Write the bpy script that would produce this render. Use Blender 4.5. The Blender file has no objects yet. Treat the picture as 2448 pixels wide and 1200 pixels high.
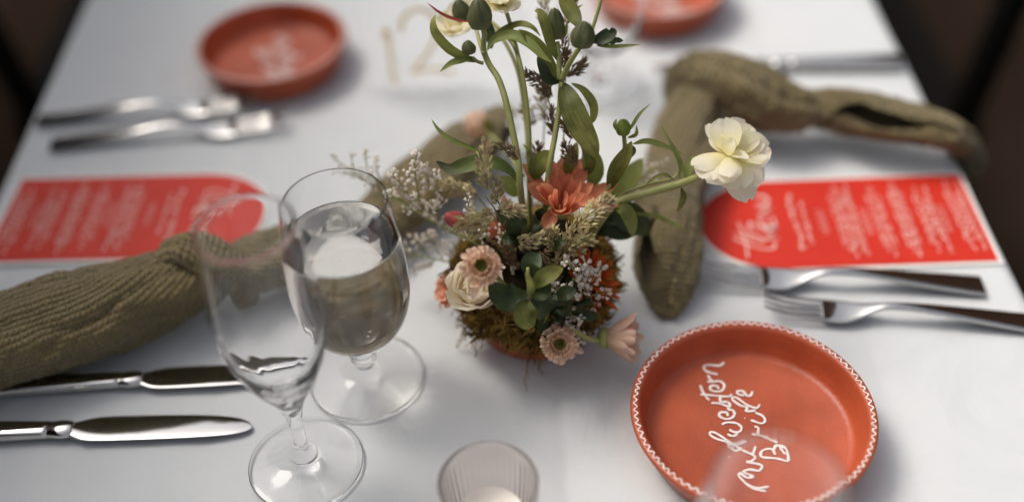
import bpy, math, random
from math import sin, cos, pi, radians
from mathutils import Vector as V, Matrix, noise

random.seed(7)
SC = bpy.context.scene
C = SC.collection

# ------------------------------------------------------------------ camera
TZ = 0.75                      # table height
HC = 0.577                     # lens above the table
FPX = 2750.0                   # focal length in photograph pixels (2448 wide)
PITCH, ROLL = radians(42.9), radians(2.97)
CAM = V((0, 0, TZ + HC))
FW = V((0, cos(PITCH), -sin(PITCH)))
R0 = V((1, 0, 0)); U0 = V((0, sin(PITCH), cos(PITCH)))
RT = cos(ROLL) * R0 - sin(ROLL) * U0
UP = sin(ROLL) * R0 + cos(ROLL) * U0
cd = bpy.data.cameras.new('camera'); cam = bpy.data.objects.new('camera', cd); C.objects.link(cam)
m = Matrix((RT, UP, -FW)).transposed().to_4x4(); m.translation = CAM
cam.matrix_world = m
cd.sensor_width = 36; cd.lens = FPX / 2448 * 36
cd.clip_start = 0.01; cd.clip_end = 100
cd.dof.use_dof = True; cd.dof.focus_distance = 0.70; cd.dof.aperture_fstop = 1.4
SC.camera = cam

# ------------------------------------------------------------------ sky, sun, exposure
SUN = V((-0.56, 0.36, 0.95)).normalized()
w = bpy.data.worlds.new("World"); SC.world = w; w.use_nodes = True
nt = w.node_tree
sky = nt.nodes.new('ShaderNodeTexSky'); sky.sky_type = 'NISHITA'; sky.sun_disc = False
sky.sun_elevation = math.asin(SUN.z); sky.sun_rotation = math.atan2(SUN.x, SUN.y) % (2 * pi)
sky.air_density = 1.0; sky.dust_density = 7.0; sky.ozone_density = 0.6
bg = nt.nodes['Background']; bg.inputs['Strength'].default_value = 0.15
hs = nt.nodes.new('ShaderNodeHueSaturation'); hs.inputs['Saturation'].default_value = 0.45   # hazy day
nt.links.new(sky.outputs[0], hs.inputs['Color']); nt.links.new(hs.outputs[0], bg.inputs[0])
sl = bpy.data.lights.new('sun', 'SUN'); so = bpy.data.objects.new('sun', sl); C.objects.link(so)
sl.energy = 1.05; sl.angle = radians(17); sl.color = (1.0, 0.955, 0.865)
so.rotation_euler = SUN.to_track_quat('Z', 'Y').to_euler()
SC.view_settings.view_transform = 'Standard'; SC.view_settings.look = 'None'
SC.view_settings.exposure = 0.10; SC.view_settings.gamma = 1
SC.render.engine = 'CYCLES'
cy = SC.cycles
cy.max_bounces = 14; cy.transmission_bounces = 14; cy.transparent_max_bounces = 12
cy.caustics_refractive = True; cy.caustics_reflective = False
cy.sample_clamp_indirect = 6.0; cy.blur_glossy = 0.3
cy.use_denoising = True

# ------------------------------------------------------------------ picture -> place
def ray(px, py): return FW * FPX + RT * (px - 1224) - UP * (py - 600)
def at(px, py, z=0.0):
    d = ray(px, py); return CAM + d * ((TZ + z - CAM.z) / d.z)
def onY(px, py, y):
    d = ray(px, py); return CAM + d * (y / d.y)
def mpp(p): return (p - CAM).dot(FW) / FPX        # metres per photograph pixel at p
def proj(p):
    q = p - CAM; k = FPX / q.dot(FW); return (1224 + q.dot(RT) * k, 600 - q.dot(UP) * k)
def eye(p): return (CAM - p).normalized()
POT = at(1281, 768); YP = POT.y
def pv(px, py, dy=0.0):
    return onY(px, py, YP + dy + 0.032 * max(0.0, 430 - py) / 430)

# ------------------------------------------------------------------ materials
def N(t, kind, **kw):
    n = t.nodes.new(kind)
    for k, v in kw.items():
        if k in n.inputs: n.inputs[k].default_value = v
        else: setattr(n, k, v)
    return n
def mat(name, col, rough=0.6, metal=0.0, spec=0.5, col2=None, nscale=60, bump=0.0, bscale=200, detail=4, trans=0.0, ior=1.45, coat=0.0, sheen=0.0):
    M = bpy.data.materials.new(name); M.use_nodes = True
    t = M.node_tree; b = t.nodes['Principled BSDF']
    b.inputs['Base Color'].default_value = (*col, 1); b.inputs['Roughness'].default_value = rough
    b.inputs['Metallic'].default_value = metal; b.inputs['Specular IOR Level'].default_value = spec
    b.inputs['Transmission Weight'].default_value = trans; b.inputs['IOR'].default_value = ior
    b.inputs['Coat Weight'].default_value = coat; b.inputs['Sheen Weight'].default_value = sheen
    if col2 or bump:
        tc = N(t, 'ShaderNodeTexCoord')
    if col2:
        nz = N(t, 'ShaderNodeTexNoise', Scale=nscale, Detail=detail)
        t.links.new(tc.outputs['Object'], nz.inputs['Vector'])
        cr = N(t, 'ShaderNodeValToRGB'); cr.color_ramp.elements[0].position = 0.35; cr.color_ramp.elements[1].position = 0.65
        cr.color_ramp.elements[0].color = (*col, 1); cr.color_ramp.elements[1].color = (*col2, 1)
        t.links.new(nz.outputs['Fac'], cr.inputs[0]); t.links.new(cr.outputs[0], b.inputs['Base Color'])
    if bump:
        n2 = N(t, 'ShaderNodeTexNoise', Scale=bscale, Detail=3)
        t.links.new(tc.outputs['Object'], n2.inputs['Vector'])
        bp = N(t, 'ShaderNodeBump', Strength=bump, Distance=0.001)
        t.links.new(n2.outputs['Fac'], bp.inputs['Height']); t.links.new(bp.outputs[0], b.inputs['Normal'])
    return M
def petal_mat(name, base, tip, mid=0.5, transl=0.35, rough=0.55, streak=0.25, back=None):
    """petal / leaf: colour runs along the length (uv.y), fine streaks lengthwise, part of the light passes through"""
    M = bpy.data.materials.new(name); M.use_nodes = True
    t = M.node_tree; b = t.nodes['Principled BSDF']; b.inputs['Roughness'].default_value = rough
    b.inputs['Specular IOR Level'].default_value = 0.3
    uv = N(t, 'ShaderNodeTexCoord'); sp = N(t, 'ShaderNodeSeparateXYZ'); t.links.new(uv.outputs['UV'], sp.inputs[0])
    cr = N(t, 'ShaderNodeValToRGB')
    e = cr.color_ramp.elements; e[0].position = max(0, mid - 0.4); e[0].color = (*base, 1); e[1].position = min(1, mid + 0.4); e[1].color = (*tip, 1)
    t.links.new(sp.outputs['Y'], cr.inputs[0])
    mp = N(t, 'ShaderNodeMapping'); mp.inputs['Scale'].default_value = (14, 2.0, 1); t.links.new(uv.outputs['UV'], mp.inputs[0])
    nz = N(t, 'ShaderNodeTexNoise', Scale=1.6, Detail=4); t.links.new(mp.outputs[0], nz.inputs['Vector'])
    oi = N(t, 'ShaderNodeObjectInfo'); n3 = N(t, 'ShaderNodeTexNoise', Scale=120, Detail=3)
    t.links.new(uv.outputs['Object'], n3.inputs['Vector'])
    a = N(t, 'ShaderNodeMath', operation='ADD'); t.links.new(nz.outputs['Fac'], a.inputs[0]); t.links.new(n3.outputs['Fac'], a.inputs[1])
    a2 = N(t, 'ShaderNodeMath', operation='MULTIPLY_ADD'); t.links.new(oi.outputs['Random'], a2.inputs[0]); a2.inputs[1].default_value = 0.35; t.links.new(a.outputs[0], a2.inputs[2])
    mr = N(t, 'ShaderNodeMapRange'); mr.inputs['From Min'].default_value = 0.75; mr.inputs['From Max'].default_value = 1.6
    mr.inputs['To Min'].default_value = 1 - streak; mr.inputs['To Max'].default_value = 1 + streak
    t.links.new(a2.outputs[0], mr.inputs[0])
    mx = N(t, 'ShaderNodeVectorMath', operation='SCALE'); t.links.new(cr.outputs[0], mx.inputs[0]); t.links.new(mr.outputs[0], mx.inputs['Scale'])
    t.links.new(mx.outputs[0], b.inputs['Base Color'])
    bp = N(t, 'ShaderNodeBump', Strength=0.35, Distance=0.0006); t.links.new(nz.outputs['Fac'], bp.inputs['Height']); t.links.new(bp.outputs[0], b.inputs['Normal'])
    tr = N(t, 'ShaderNodeBsdfTranslucent'); t.links.new(mx.outputs[0], tr.inputs[0])
    ms = N(t, 'ShaderNodeMixShader'); ms.inputs[0].default_value = transl
    t.links.new(b.outputs[0], ms.inputs[1]); t.links.new(tr.outputs[0], ms.inputs[2])
    t.links.new(ms.outputs[0], t.nodes['Material Output'].inputs['Surface'])
    return M
def weave_mat(name, c1, c2, cell, depth):
    """crinkled double gauze: little squares puffing between the tacking threads (uv in metres)"""
    M = bpy.data.materials.new(name); M.use_nodes = True
    t = M.node_tree; b = t.nodes['Principled BSDF']; b.inputs['Roughness'].default_value = 0.9; b.inputs['Specular IOR Level'].default_value = 0.15
    b.inputs['Sheen Weight'].default_value = 0.2
    uv = N(t, 'ShaderNodeTexCoord')
    nz = N(t, 'ShaderNodeTexNoise', Scale=42, Detail=4); t.links.new(uv.outputs['UV'], nz.inputs['Vector'])
    off = N(t, 'ShaderNodeVectorMath', operation='MULTIPLY_ADD'); off.inputs[1].default_value = (cell * 1.1,) * 3
    t.links.new(nz.outputs['Color'], off.inputs[0]); t.links.new(uv.outputs['UV'], off.inputs[2])
    sc = N(t, 'ShaderNodeVectorMath', operation='SCALE'); sc.inputs['Scale'].default_value = pi / cell; t.links.new(off.outputs[0], sc.inputs[0])
    sn = N(t, 'ShaderNodeVectorMath', operation='SINE'); t.links.new(sc.outputs[0], sn.inputs[0])
    ab = N(t, 'ShaderNodeVectorMath', operation='ABSOLUTE'); t.links.new(sn.outputs[0], ab.inputs[0])
    sp = N(t, 'ShaderNodeSeparateXYZ'); t.links.new(ab.outputs[0], sp.inputs[0])
    mn = N(t, 'ShaderNodeMath', operation='MULTIPLY'); t.links.new(sp.outputs[0], mn.inputs[0]); t.links.new(sp.outputs[1], mn.inputs[1])
    fine = N(t, 'ShaderNodeTexNoise', Scale=900, Detail=2); t.links.new(uv.outputs['UV'], fine.inputs['Vector'])
    ad = N(t, 'ShaderNodeMath', operation='MULTIPLY_ADD'); t.links.new(fine.outputs['Fac'], ad.inputs[0]); ad.inputs[1].default_value = 0.5; t.links.new(mn.outputs[0], ad.inputs[2])
    cr = N(t, 'ShaderNodeValToRGB'); cr.color_ramp.elements[0].color = (*c1, 1); cr.color_ramp.elements[1].color = (*c2, 1)
    t.links.new(fine.outputs['Fac'], cr.inputs[0]); t.links.new(cr.outputs[0], b.inputs['Base Color'])
    bp = N(t, 'ShaderNodeBump', Strength=1.0, Distance=depth); t.links.new(ad.outputs[0], bp.inputs['Height']); t.links.new(bp.outputs[0], b.inputs['Normal'])
    return M

GLASS = mat('clear_glass', (1, 1, 1), 0.0, trans=1.0, ior=1.29)
WATER = mat('sparkling_water', (1.0, 0.975, 0.93), 0.0, trans=1.0, ior=1.33)
BUB = mat('bubble', (1, 1, 1), 0.0, trans=1.0, ior=0.76)
STEEL = mat('polished_steel', (0.62, 0.60, 0.58), 0.10, metal=1.0, bump=0.05, bscale=90)
TERRA = mat('terracotta', (0.33, 0.058, 0.020), 0.42, col2=(0.47, 0.092, 0.034), nscale=22, bump=0.3, bscale=420, spec=0.55, detail=8)
PAINT = mat('white_paint', (0.82, 0.74, 0.70), 0.6, bump=0.2, bscale=500)
RED = mat('red_print', (0.54, 0.024, 0.010), 0.5, col2=(0.60, 0.030, 0.014), nscale=20, spec=0.35)
CARD = mat('white_card', (0.80, 0.79, 0.74), 0.7)
INK = mat('pale_ink', (0.86, 0.62, 0.55), 0.6)
GOLD = petal_mat('gold_ink', (1.0, 0.91, 0.74), (1.0, 0.91, 0.74), 0.5, 0.7, 0.5, 0.05)
ACRYL = mat('clear_acrylic', (1, 1, 1), 0.0, trans=1.0, ior=1.06)
RIBBED = mat('ribbed_glass', (1.0, 0.93, 0.89), 0.12, trans=0.86, ior=1.35)
WAX = mat('candle_wax', (0.90, 0.83, 0.75), 0.5)
NAPK = weave_mat('olive_gauze', (0.160, 0.119, 0.047), (0.325, 0.248, 0.110), 0.0036, 0.0030)
FLOOR = mat('dark_floor', (0.030, 0.020, 0.014), 1.0, spec=0.0, col2=(0.018, 0.012, 0.0085), nscale=2.5)
BLACK = mat('black_wood', (0.006, 0.005, 0.004), 0.7, spec=0.1)
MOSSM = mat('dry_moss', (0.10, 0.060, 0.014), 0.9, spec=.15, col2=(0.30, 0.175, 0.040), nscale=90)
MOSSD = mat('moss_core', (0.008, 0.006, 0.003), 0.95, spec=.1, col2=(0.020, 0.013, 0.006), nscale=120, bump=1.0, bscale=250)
STEM = mat('green_stem', (0.26, 0.27, 0.080), 0.5, col2=(0.32, 0.32, 0.12), nscale=120, bump=0.2, bscale=300)
STEMD = mat('dry_stem', (0.19, 0.15, 0.075), 0.7)
LEAF = petal_mat('green_leaf', (0.13, 0.150, 0.036), (0.32, 0.325, 0.085), 0.5, 0.5, 0.45, 0.5)
LEAFB = petal_mat('bright_leaf', (0.17, 0.21, 0.045), (0.30, 0.34, 0.11), 0.5, 0.4, 0.45, 0.3)
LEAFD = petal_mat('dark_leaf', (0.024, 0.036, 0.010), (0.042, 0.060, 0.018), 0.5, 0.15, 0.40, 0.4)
LEAFT = petal_mat('tipped_leaf', (0.13, 0.165, 0.045), (0.018, 0.012, 0.008), 0.97, 0.28, 0.5, 0.4)
BUDM = petal_mat('bud_sepal', (0.20, 0.21, 0.09), (0.085, 0.09, 0.035), 0.4, 0.15, 0.5, 0.4)
CREAM = petal_mat('cream_petal', (0.90, 0.83, 0.42), (0.96, 0.92, 0.76), 0.30, 0.5, 0.5, 0.05)
ROSE = petal_mat('rose_petal', (0.92, 0.80, 0.58), (0.95, 0.88, 0.74), 0.4, 0.5, 0.5, 0.05)
CORAL = petal_mat('coral_petal', (0.52, 0.12, 0.05), (0.80, 0.33, 0.19), 0.45, 0.5, 0.5, 0.22)
PEACH = petal_mat('peach_petal', (0.76, 0.56, 0.34), (0.88, 0.66, 0.52), 0.3, 0.5, 0.5, 0.12)
ORANGE = petal_mat('orange_petal', (0.33, 0.030, 0.012), (0.62, 0.13, 0.012), 0.5, 0.3, 0.55, 0.25)
PINKB = petal_mat('pink_petal', (0.60, 0.14, 0.10), (0.42, 0.075, 0.07), 0.5, 0.25, 0.5, 0.2)
FLUFF = petal_mat('apricot_petal', (0.78, 0.30, 0.17), (0.85, 0.45, 0.30), 0.4, 0.35, 0.6, 0.15)
GREENC = petal_mat('green_centre', (0.30, 0.36, 0.06), (0.10, 0.14, 0.02), 0.5, 0.2, 0.5, 0.3)
GRASS = mat('dry_grass_husk', (0.36, 0.26, 0.15), 0.8, col2=(0.48, 0.43, 0.20), nscale=140)
GRASSD = mat('brown_grass_husk', (0.15, 0.092, 0.055), 0.8, col2=(0.27, 0.19, 0.10), nscale=140)
ANTHER = mat('yellow_anther', (0.52, 0.40, 0.14), 0.7)
FLORET = petal_mat('white_floret', (0.93, 0.87, 0.80), (0.93, 0.87, 0.80), 0.5, 0.5, 0.8, 0.12)

# table linen: fine weave, soft ironing creases
CLOTH = bpy.data.materials.new('white_linen'); CLOTH.use_nodes = True
t = CLOTH.node_tree; b = t.nodes['Principled BSDF']; b.inputs['Roughness'].default_value = 0.75; b.inputs['Specular IOR Level'].default_value = 0.25
b.inputs['Sheen Weight'].default_value = 0.1
tc = N(t, 'ShaderNodeTexCoord')
n1 = N(t, 'ShaderNodeTexNoise', Scale=11.0, Detail=5, Distortion=0.8); t.links.new(tc.outputs['Object'], n1.inputs['Vector'])
wv = N(t, 'ShaderNodeTexWave', Scale=420.0); wv.bands_direction = 'DIAGONAL'; t.links.new(tc.outputs['Object'], wv.inputs['Vector'])
n4 = N(t, 'ShaderNodeTexNoise', Scale=1400.0, Detail=2); t.links.new(tc.outputs['Object'], n4.inputs['Vector'])
b1 = N(t, 'ShaderNodeBump', Strength=0.8, Distance=0.006); t.links.new(n1.outputs['Fac'], b1.inputs['Height'])
b2 = N(t, 'ShaderNodeBump', Strength=0.25, Distance=0.0003); t.links.new(wv.outputs['Fac'], b2.inputs['Height']); t.links.new(b1.outputs[0], b2.inputs['Normal'])
b3 = N(t, 'ShaderNodeBump', Strength=0.25, Distance=0.0003); t.links.new(n4.outputs['Fac'], b3.inputs['Height']); t.links.new(b2.outputs[0], b3.inputs['Normal'])
t.links.new(b3.outputs[0], b.inputs['Normal'])
cr = N(t, 'ShaderNodeValToRGB'); cr.color_ramp.elements[0].color = (0.600, 0.612, 0.622, 1); cr.color_ramp.elements[1].color = (0.655, 0.665, 0.660, 1)
t.links.new(n1.outputs['Fac'], cr.inputs[0]); t.links.new(cr.outputs[0], b.inputs['Base Color'])

# ------------------------------------------------------------------ object helpers
def tag(o, label=None, cat=None, group=None, kind=None):
    if label: o['label'] = label
    if cat: o['category'] = cat
    if group: o['group'] = group
    if kind: o['kind'] = kind
    return o
def mesh(name, vs, fs, m, uv=None, smooth=True):
    me = bpy.data.meshes.new(name); me.from_pydata([tuple(v) for v in vs], [], fs)
    me.materials.append(m)
    if smooth: me.polygons.foreach_set('use_smooth', [True] * len(me.polygons))
    if uv:
        l = me.uv_layers.new(name='UVMap')
        l.data.foreach_set('uv', [c for lp in me.loops for c in uv[lp.vertex_index]])
    me.update(); return me
def root_loc(o):
    while o.parent: o = o.parent
    return o.location
def link(name, me, parent=None, mtx=None):
    o = bpy.data.objects.new(name, me); C.objects.link(o)
    if parent: o.parent = parent
    if mtx is not None: o.matrix_basis = mtx
    return o
def part(name, vs, fs, m, parent, uv=None, smooth=True):
    """mesh given in world coordinates, linked under a thing that stands unrotated"""
    L = root_loc(parent)
    return link(name, mesh(name, [V(v) - L for v in vs], fs, m, uv, smooth), parent)
def solo(name, vs, fs, m, loc, label, cat, uv=None, smooth=True, group=None, kind=None):
    o = link(name, mesh(name, [V(v) - V(loc) for v in vs], fs, m, uv, smooth)); o.location = loc
    return tag(o, label, cat, group, kind)
def thing(name, label, cat, loc, group=None):
    o = bpy.data.objects.new(name, None); C.objects.link(o); o.location = loc; o.empty_display_size = 0.02
    return tag(o, label, cat, group)
def dup(o, mtx, label):
    r = o.copy(); C.objects.link(r); r.matrix_world = mtx; r['label'] = label
    for ch in o.children:
        c = ch.copy(); C.objects.link(c); c.parent = r; c.matrix_basis = ch.matrix_basis.copy()
        for g in ch.children:
            d = g.copy(); C.objects.link(d); d.parent = c; d.matrix_basis = g.matrix_basis.copy()
    return r

def catmull(P, n):
    """P: list of tuples of floats / Vectors flattened to lists; n samples per span"""
    P = [list(p) for p in P]; Q = [[2 * a - b for a, b in zip(P[0], P[1])]] + P + [[2 * a - b for a, b in zip(P[-1], P[-2])]]
    out = []
    for i in range(1, len(Q) - 2):
        for k in range(n):
            t = k / n
            out.append([0.5 * (2 * b + (c - a) * t + (2 * a - 5 * b + 4 * c - d) * t * t + (3 * b - a - 3 * c + d) * t ** 3)
                        for a, b, c, d in zip(Q[i - 1], Q[i], Q[i + 1], Q[i + 2])])
    out.append(P[-1]); return out
def frames(pts, up=V((0, 0, 1))):
    T = []
    for i in range(len(pts)):
        a = pts[max(0, i - 1)]; c = pts[min(len(pts) - 1, i + 1)]
        d = c - a; T.append(d.normalized() if d.length > 1e-9 else V((0, 0, 1)))
    return T
def tube(pts, rad, n=8, cap=True):
    """pts Vectors, rad list; parallel-transported ring"""
    T = frames(pts); s = T[0].orthogonal().normalized(); vs, fs = [], []
    for i, p in enumerate(pts):
        s = (s - T[i] * s.dot(T[i])).normalized(); b = T[i].cross(s)
        for k in range(n):
            a = 2 * pi * k / n; vs.append(p + (s * cos(a) + b * sin(a)) * rad[i])
    for i in range(len(pts) - 1):
        for k in range(n):
            a, b = i * n + k, i * n + (k + 1) % n; fs.append((a, b, b + n, a + n))
    if cap:
        fs.append(tuple(range(n - 1, -1, -1))); o = (len(pts) - 1) * n; fs.append(tuple(o + k for k in range(n)))
    return vs, fs
def join(*parts):
    V_, F_ = [], []
    for vs, fs in parts:
        o = len(V_); V_ += list(vs); F_ += [tuple(i + o for i in f) for f in fs]
    return V_, F_
def lathe(prof, n=72, c=V((0, 0, 0))):
    """closed outline (r,z) turned about z; r==0 points become poles"""
    vs, fs, idx = [], [], []
    for r, z in prof:
        if r < 1e-6: idx.append([len(vs)]); vs.append(c + V((0, 0, z)))
        else:
            idx.append(list(range(len(vs), len(vs) + n)))
            vs += [c + V((r * cos(2 * pi * k / n), r * sin(2 * pi * k / n), z)) for k in range(n)]
    for a, b in zip(idx, idx[1:]):
        for k in range(n):
            k2 = (k + 1) % n
            if len(a) == 1 and len(b) == 1: continue
            if len(a) == 1: fs.append((a[0], b[k2], b[k]))
            elif len(b) == 1: fs.append((a[k], a[k2], b[0]))
            else: fs.append((a[k], a[k2], b[k2], b[k]))
    return vs, fs
def smoothprof(P, n=6): return [(max(0.0, a), b) for a, b in catmull(P, n)]
def box(lo, hi):
    x0, y0, z0 = lo; x1, y1, z1 = hi
    vs = [V(p) for p in ((x0, y0, z0), (x1, y0, z0), (x1, y1, z0), (x0, y1, z0), (x0, y0, z1), (x1, y0, z1), (x1, y1, z1), (x0, y1, z1))]
    return vs, [(3, 2, 1, 0), (4, 5, 6, 7), (0, 1, 5, 4), (1, 2, 6, 5), (2, 3, 7, 6), (3, 0, 4, 7)]

# ------------------------------------------------------------------ setting: floor, cloth-covered table, chairs
def side_x(pts, y): return None
eL = [at(205, 0), at(95, 270), at(0, 450)]; eR = [at(2090, 0), at(2190, 215), at(2300, 410), at(2448, 715)]
XL = sum(p.x for p in eL) / 3; XR = sum(p.x for p in eR) / 4
print('table', XL, XR, [round(p.x, 3) for p in eL], [round(p.x, 3) for p in eR])
vs, fs = [], []
n = 24
for j in range(n + 1):
    for i in range(n + 1): vs.append(V((-6 + 12 * i / n, -4 + 14 * j / n, 0)))
for j in range(n):
    for i in range(n): a = j * (n + 1) + i; fs.append((a, a + 1, a + n + 2, a + n + 1))
tag(link('floor', mesh('floor', vs, fs, FLOOR)), 'dark brown floor far below the table', None, kind='structure')

Y0, Y1 = -0.25, 2.3
def cloth():
    prof = [(XL - 0.012, 0.30), (XL - 0.009, 0.55), (XL - 0.006, 0.72), (XL - 0.004, 0.742), (XL, 0.7485), (XL + 0.006, TZ)]
    nx = 240
    prof += [(XL + 0.006 + (XR - XL - 0.012) * k / nx, TZ) for k in range(1, nx)]
    prof += [(XR - 0.006, TZ), (XR, 0.7485), (XR + 0.004, 0.742), (XR + 0.006, 0.72), (XR + 0.009, 0.55), (XR + 0.012, 0.30)]
    ny = 130; vs, fs = [], []
    for j in range(ny + 1):
        y = Y0 + (Y1 - Y0) * j / ny
        for x, z in prof:
            dx = dz = 0
            if z < 0.745:
                dx = (0.75 - z) * 0.06 * (sin(y * 17) + 0.5 * sin(y * 31 + 1)) * (1 if x > 0 else -1)
                dx = abs(dx) * (1 if x > 0 else -1)
            elif abs(z - TZ) < 1e-6:
                # soft pressed fold running down the middle of the cloth and gentle waves
                dz = -0.0024 * math.exp(-abs(x - 0.026) / 0.010) - 0.0012 * math.exp(-abs(x + 0.20) / 0.012) - 0.0012 * math.exp(-abs(x - 0.235) / 0.012) - 0.0016 * math.exp(-abs(y - 0.80 - .02 * x) / 0.010) + 0.0012 * noise.noise(V((x * 9, y * 7, 3)))
                dz = min(dz, 0.0003) - 0.0004
            vs.append(V((x + dx, y, z + dz)))
    m_ = len(prof)
    for j in range(ny):
        for i in range(m_ - 1): a = j * m_ + i; fs.append((a, a + 1, a + m_ + 1, a + m_))
    return vs, fs
vs, fs = cloth()
solo('tablecloth', vs, fs, CLOTH, (0, 0.9, TZ), 'long white linen tablecloth covering the whole dining table', 'tablecloth')

def chair(x, y, side, label):
    t_ = thing('chair', label, 'chair', (x, y, 0), 'dark chairs drawn up to the table sides')
    vs, fs = box((x - 0.21, y - 0.21, 0.43), (x + 0.21, y + 0.21, 0.462)); part('seat', vs, fs, BLACK, t_, smooth=False)
    xb = x + side * 0.19
    for s in (-1, 1):
        v2, f2 = tube([V((x - side * 0.18, y + s * 0.18, 0.0)), V((x - side * 0.18, y + s * 0.18, 0.43))], [0.017, 0.019], 10); part('leg', v2, f2, BLACK, t_)
        v2, f2 = tube([V((xb + side * .05, y + s * 0.185, 0)), V((xb, y + s * 0.185, 0.46)), V((xb + side * .03, y + s * .185, 0.70)), V((xb + side * 0.08, y + s * 0.185, 0.92))], [0.019, .02, .019, 0.017], 10)
        part('rear_post', v2, f2, BLACK, t_)
    for z in (0.62, 0.75, 0.89):
        v2, f2 = tube([V((xb + side * (.02 + (z - .6) * .2), y - 0.185 + 0.37 * k / 8, z)) + V((side * 0.02 * sin(pi * k / 8), 0, 0)) for k in range(9)], [0.02] * 9, 8)
        part('back_rail', v2, f2, BLACK, t_)
    return t_

# unseen plank walls, added to darken reflections in cutlery and glass
ADDED_TIMBER = mat('added_dark_timber', (0.060, 0.028, 0.014), 0.9, col2=(0.022, 0.012, 0.007), nscale=6, spec=0.1)
def added_plank_wall(name, a, b_, h):
    d = (b_ - a); n_ = int(d.length / .22); P = []
    for i in range(n_):
        p, q_ = a + d * (i / n_), a + d * ((i + .96) / n_); o = V((-d.y, d.x, 0)).normalized() * (.03 + .004 * (i % 3))
        vs = [p, q_, q_ + o, p + o]; vs = [V((v.x, v.y, 0)) for v in vs] + [V((v.x, v.y, h)) for v in vs]
        P.append((vs, [(3, 2, 1, 0), (4, 5, 6, 7), (0, 1, 5, 4), (1, 2, 6, 5), (2, 3, 7, 6), (3, 0, 4, 7)]))
    vs, fs = join(*P); return tag(link(name, mesh(name, vs, fs, ADDED_TIMBER, smooth=False)), kind='structure')
vs, fs = join(*[box((-0.92 - .24 * i, -2.0, 1.55), (-0.70 - .24 * i, 2.6, 1.59)) for i in range(12)])  # low slats added out of view to shade the table's left side
tag(link('added_shade_slats', mesh('added_shade_slats', vs, fs, ADDED_TIMBER, smooth=False)), kind='structure')
added_plank_wall('added_dark_wall', V((2.3, 2.0, 0)), V((2.3, 6.0, 0)), 5.0)
added_plank_wall('added_dark_wall', V((2.3, 6.0, 0)), V((-1.0, 6.0, 0)), 2.8)
added_plank_wall('added_dark_wall', V((-1.0, 6.0, 0)), V((-5, 4.0, 0)), 1.1)

# ------------------------------------------------------------------ terracotta dishes
def stroke_mesh(paths, r, zf, flat=0.14, n=6, cr=5):
    """painted strokes: flattened beads lying on a plane; paths = lists of Vectors already on it"""
    P = []
    for p in paths:
        q = [V(a) for a in (catmull(p, cr) if len(p) > 1 else [p[0], p[0] + V((r * .6, 0, 0))])]
        rad = [r * (0.9 + 0.4 * noise.noise(V((i * 0.4, p[0][0] * 90, 0)))) for i in range(len(q))]; rad[0] *= .6; rad[-1] *= .6
        vs, fs = tube(q, rad, n)
        P.append(([V((v.x, v.y, zf + (v.z - zf) * flat)) for v in vs], fs))
    return join(*P)
RIMZ = 0.028
dc = at(1800, 979, RIMZ); RD = 292 * mpp(dc)
DC = V((dc.x, dc.y, TZ))
print('dish', RD, DC)
def dish_profile(R):
    return [(0, .0005), (R * .80, .0005), (R * .845, .0015), (R * .87, .005), (R * .93, .020), (R * .985, .031), (R * 1.0, .0345), (R * .995, .0365), (R * .975, .0376), (R * .945, .0374), (R * .925, .0362), (R * .912, .033),
            (R * .890, .022), (R * .865, .0115), (R * .845, .0085), (R * .80, .0072), (R * .4, .007), (0, .007)]
vs, fs = lathe([(a, b_ if b_ < .008 else .0075 + (b_ - .0075) * .715) for a, b_ in dish_profile(RD)], 128, DC)
dish = solo('terracotta_dish', vs, fs, TERRA, DC, 'terracotta dish with white script and white wavy rim, in sharpest view at lower right', 'dish', group='terracotta dishes lettered in white')
nw = 88; wave = []
for k in range(nw * 8 + 1):
    a = 2 * pi * k / (nw * 8); jit = 0.0003 * noise.noise(V((cos(a) * 9, sin(a) * 9, 1)))
    r = RD * .958 + 0.0011 * (1 + .55 * noise.noise(V((cos(a) * 14, sin(a) * 14, 8)))) * sin(nw * a + 1.5 * noise.noise(V((cos(a) * 4, sin(a) * 4, 5)))) + jit
    wave.append(DC + V((r * cos(a), r * sin(a), .0292)))
vs, fs = tube(wave, [0.00052 * (1 + .5 * noise.noise(v * 300)) for v in wave], 6, False)
vs = [V((v.x, v.y, TZ + .0290 + (v.z - TZ - .0290) * .5)) for v in vs]
part('wavy_line', vs, fs, PAINT, dish)
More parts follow.
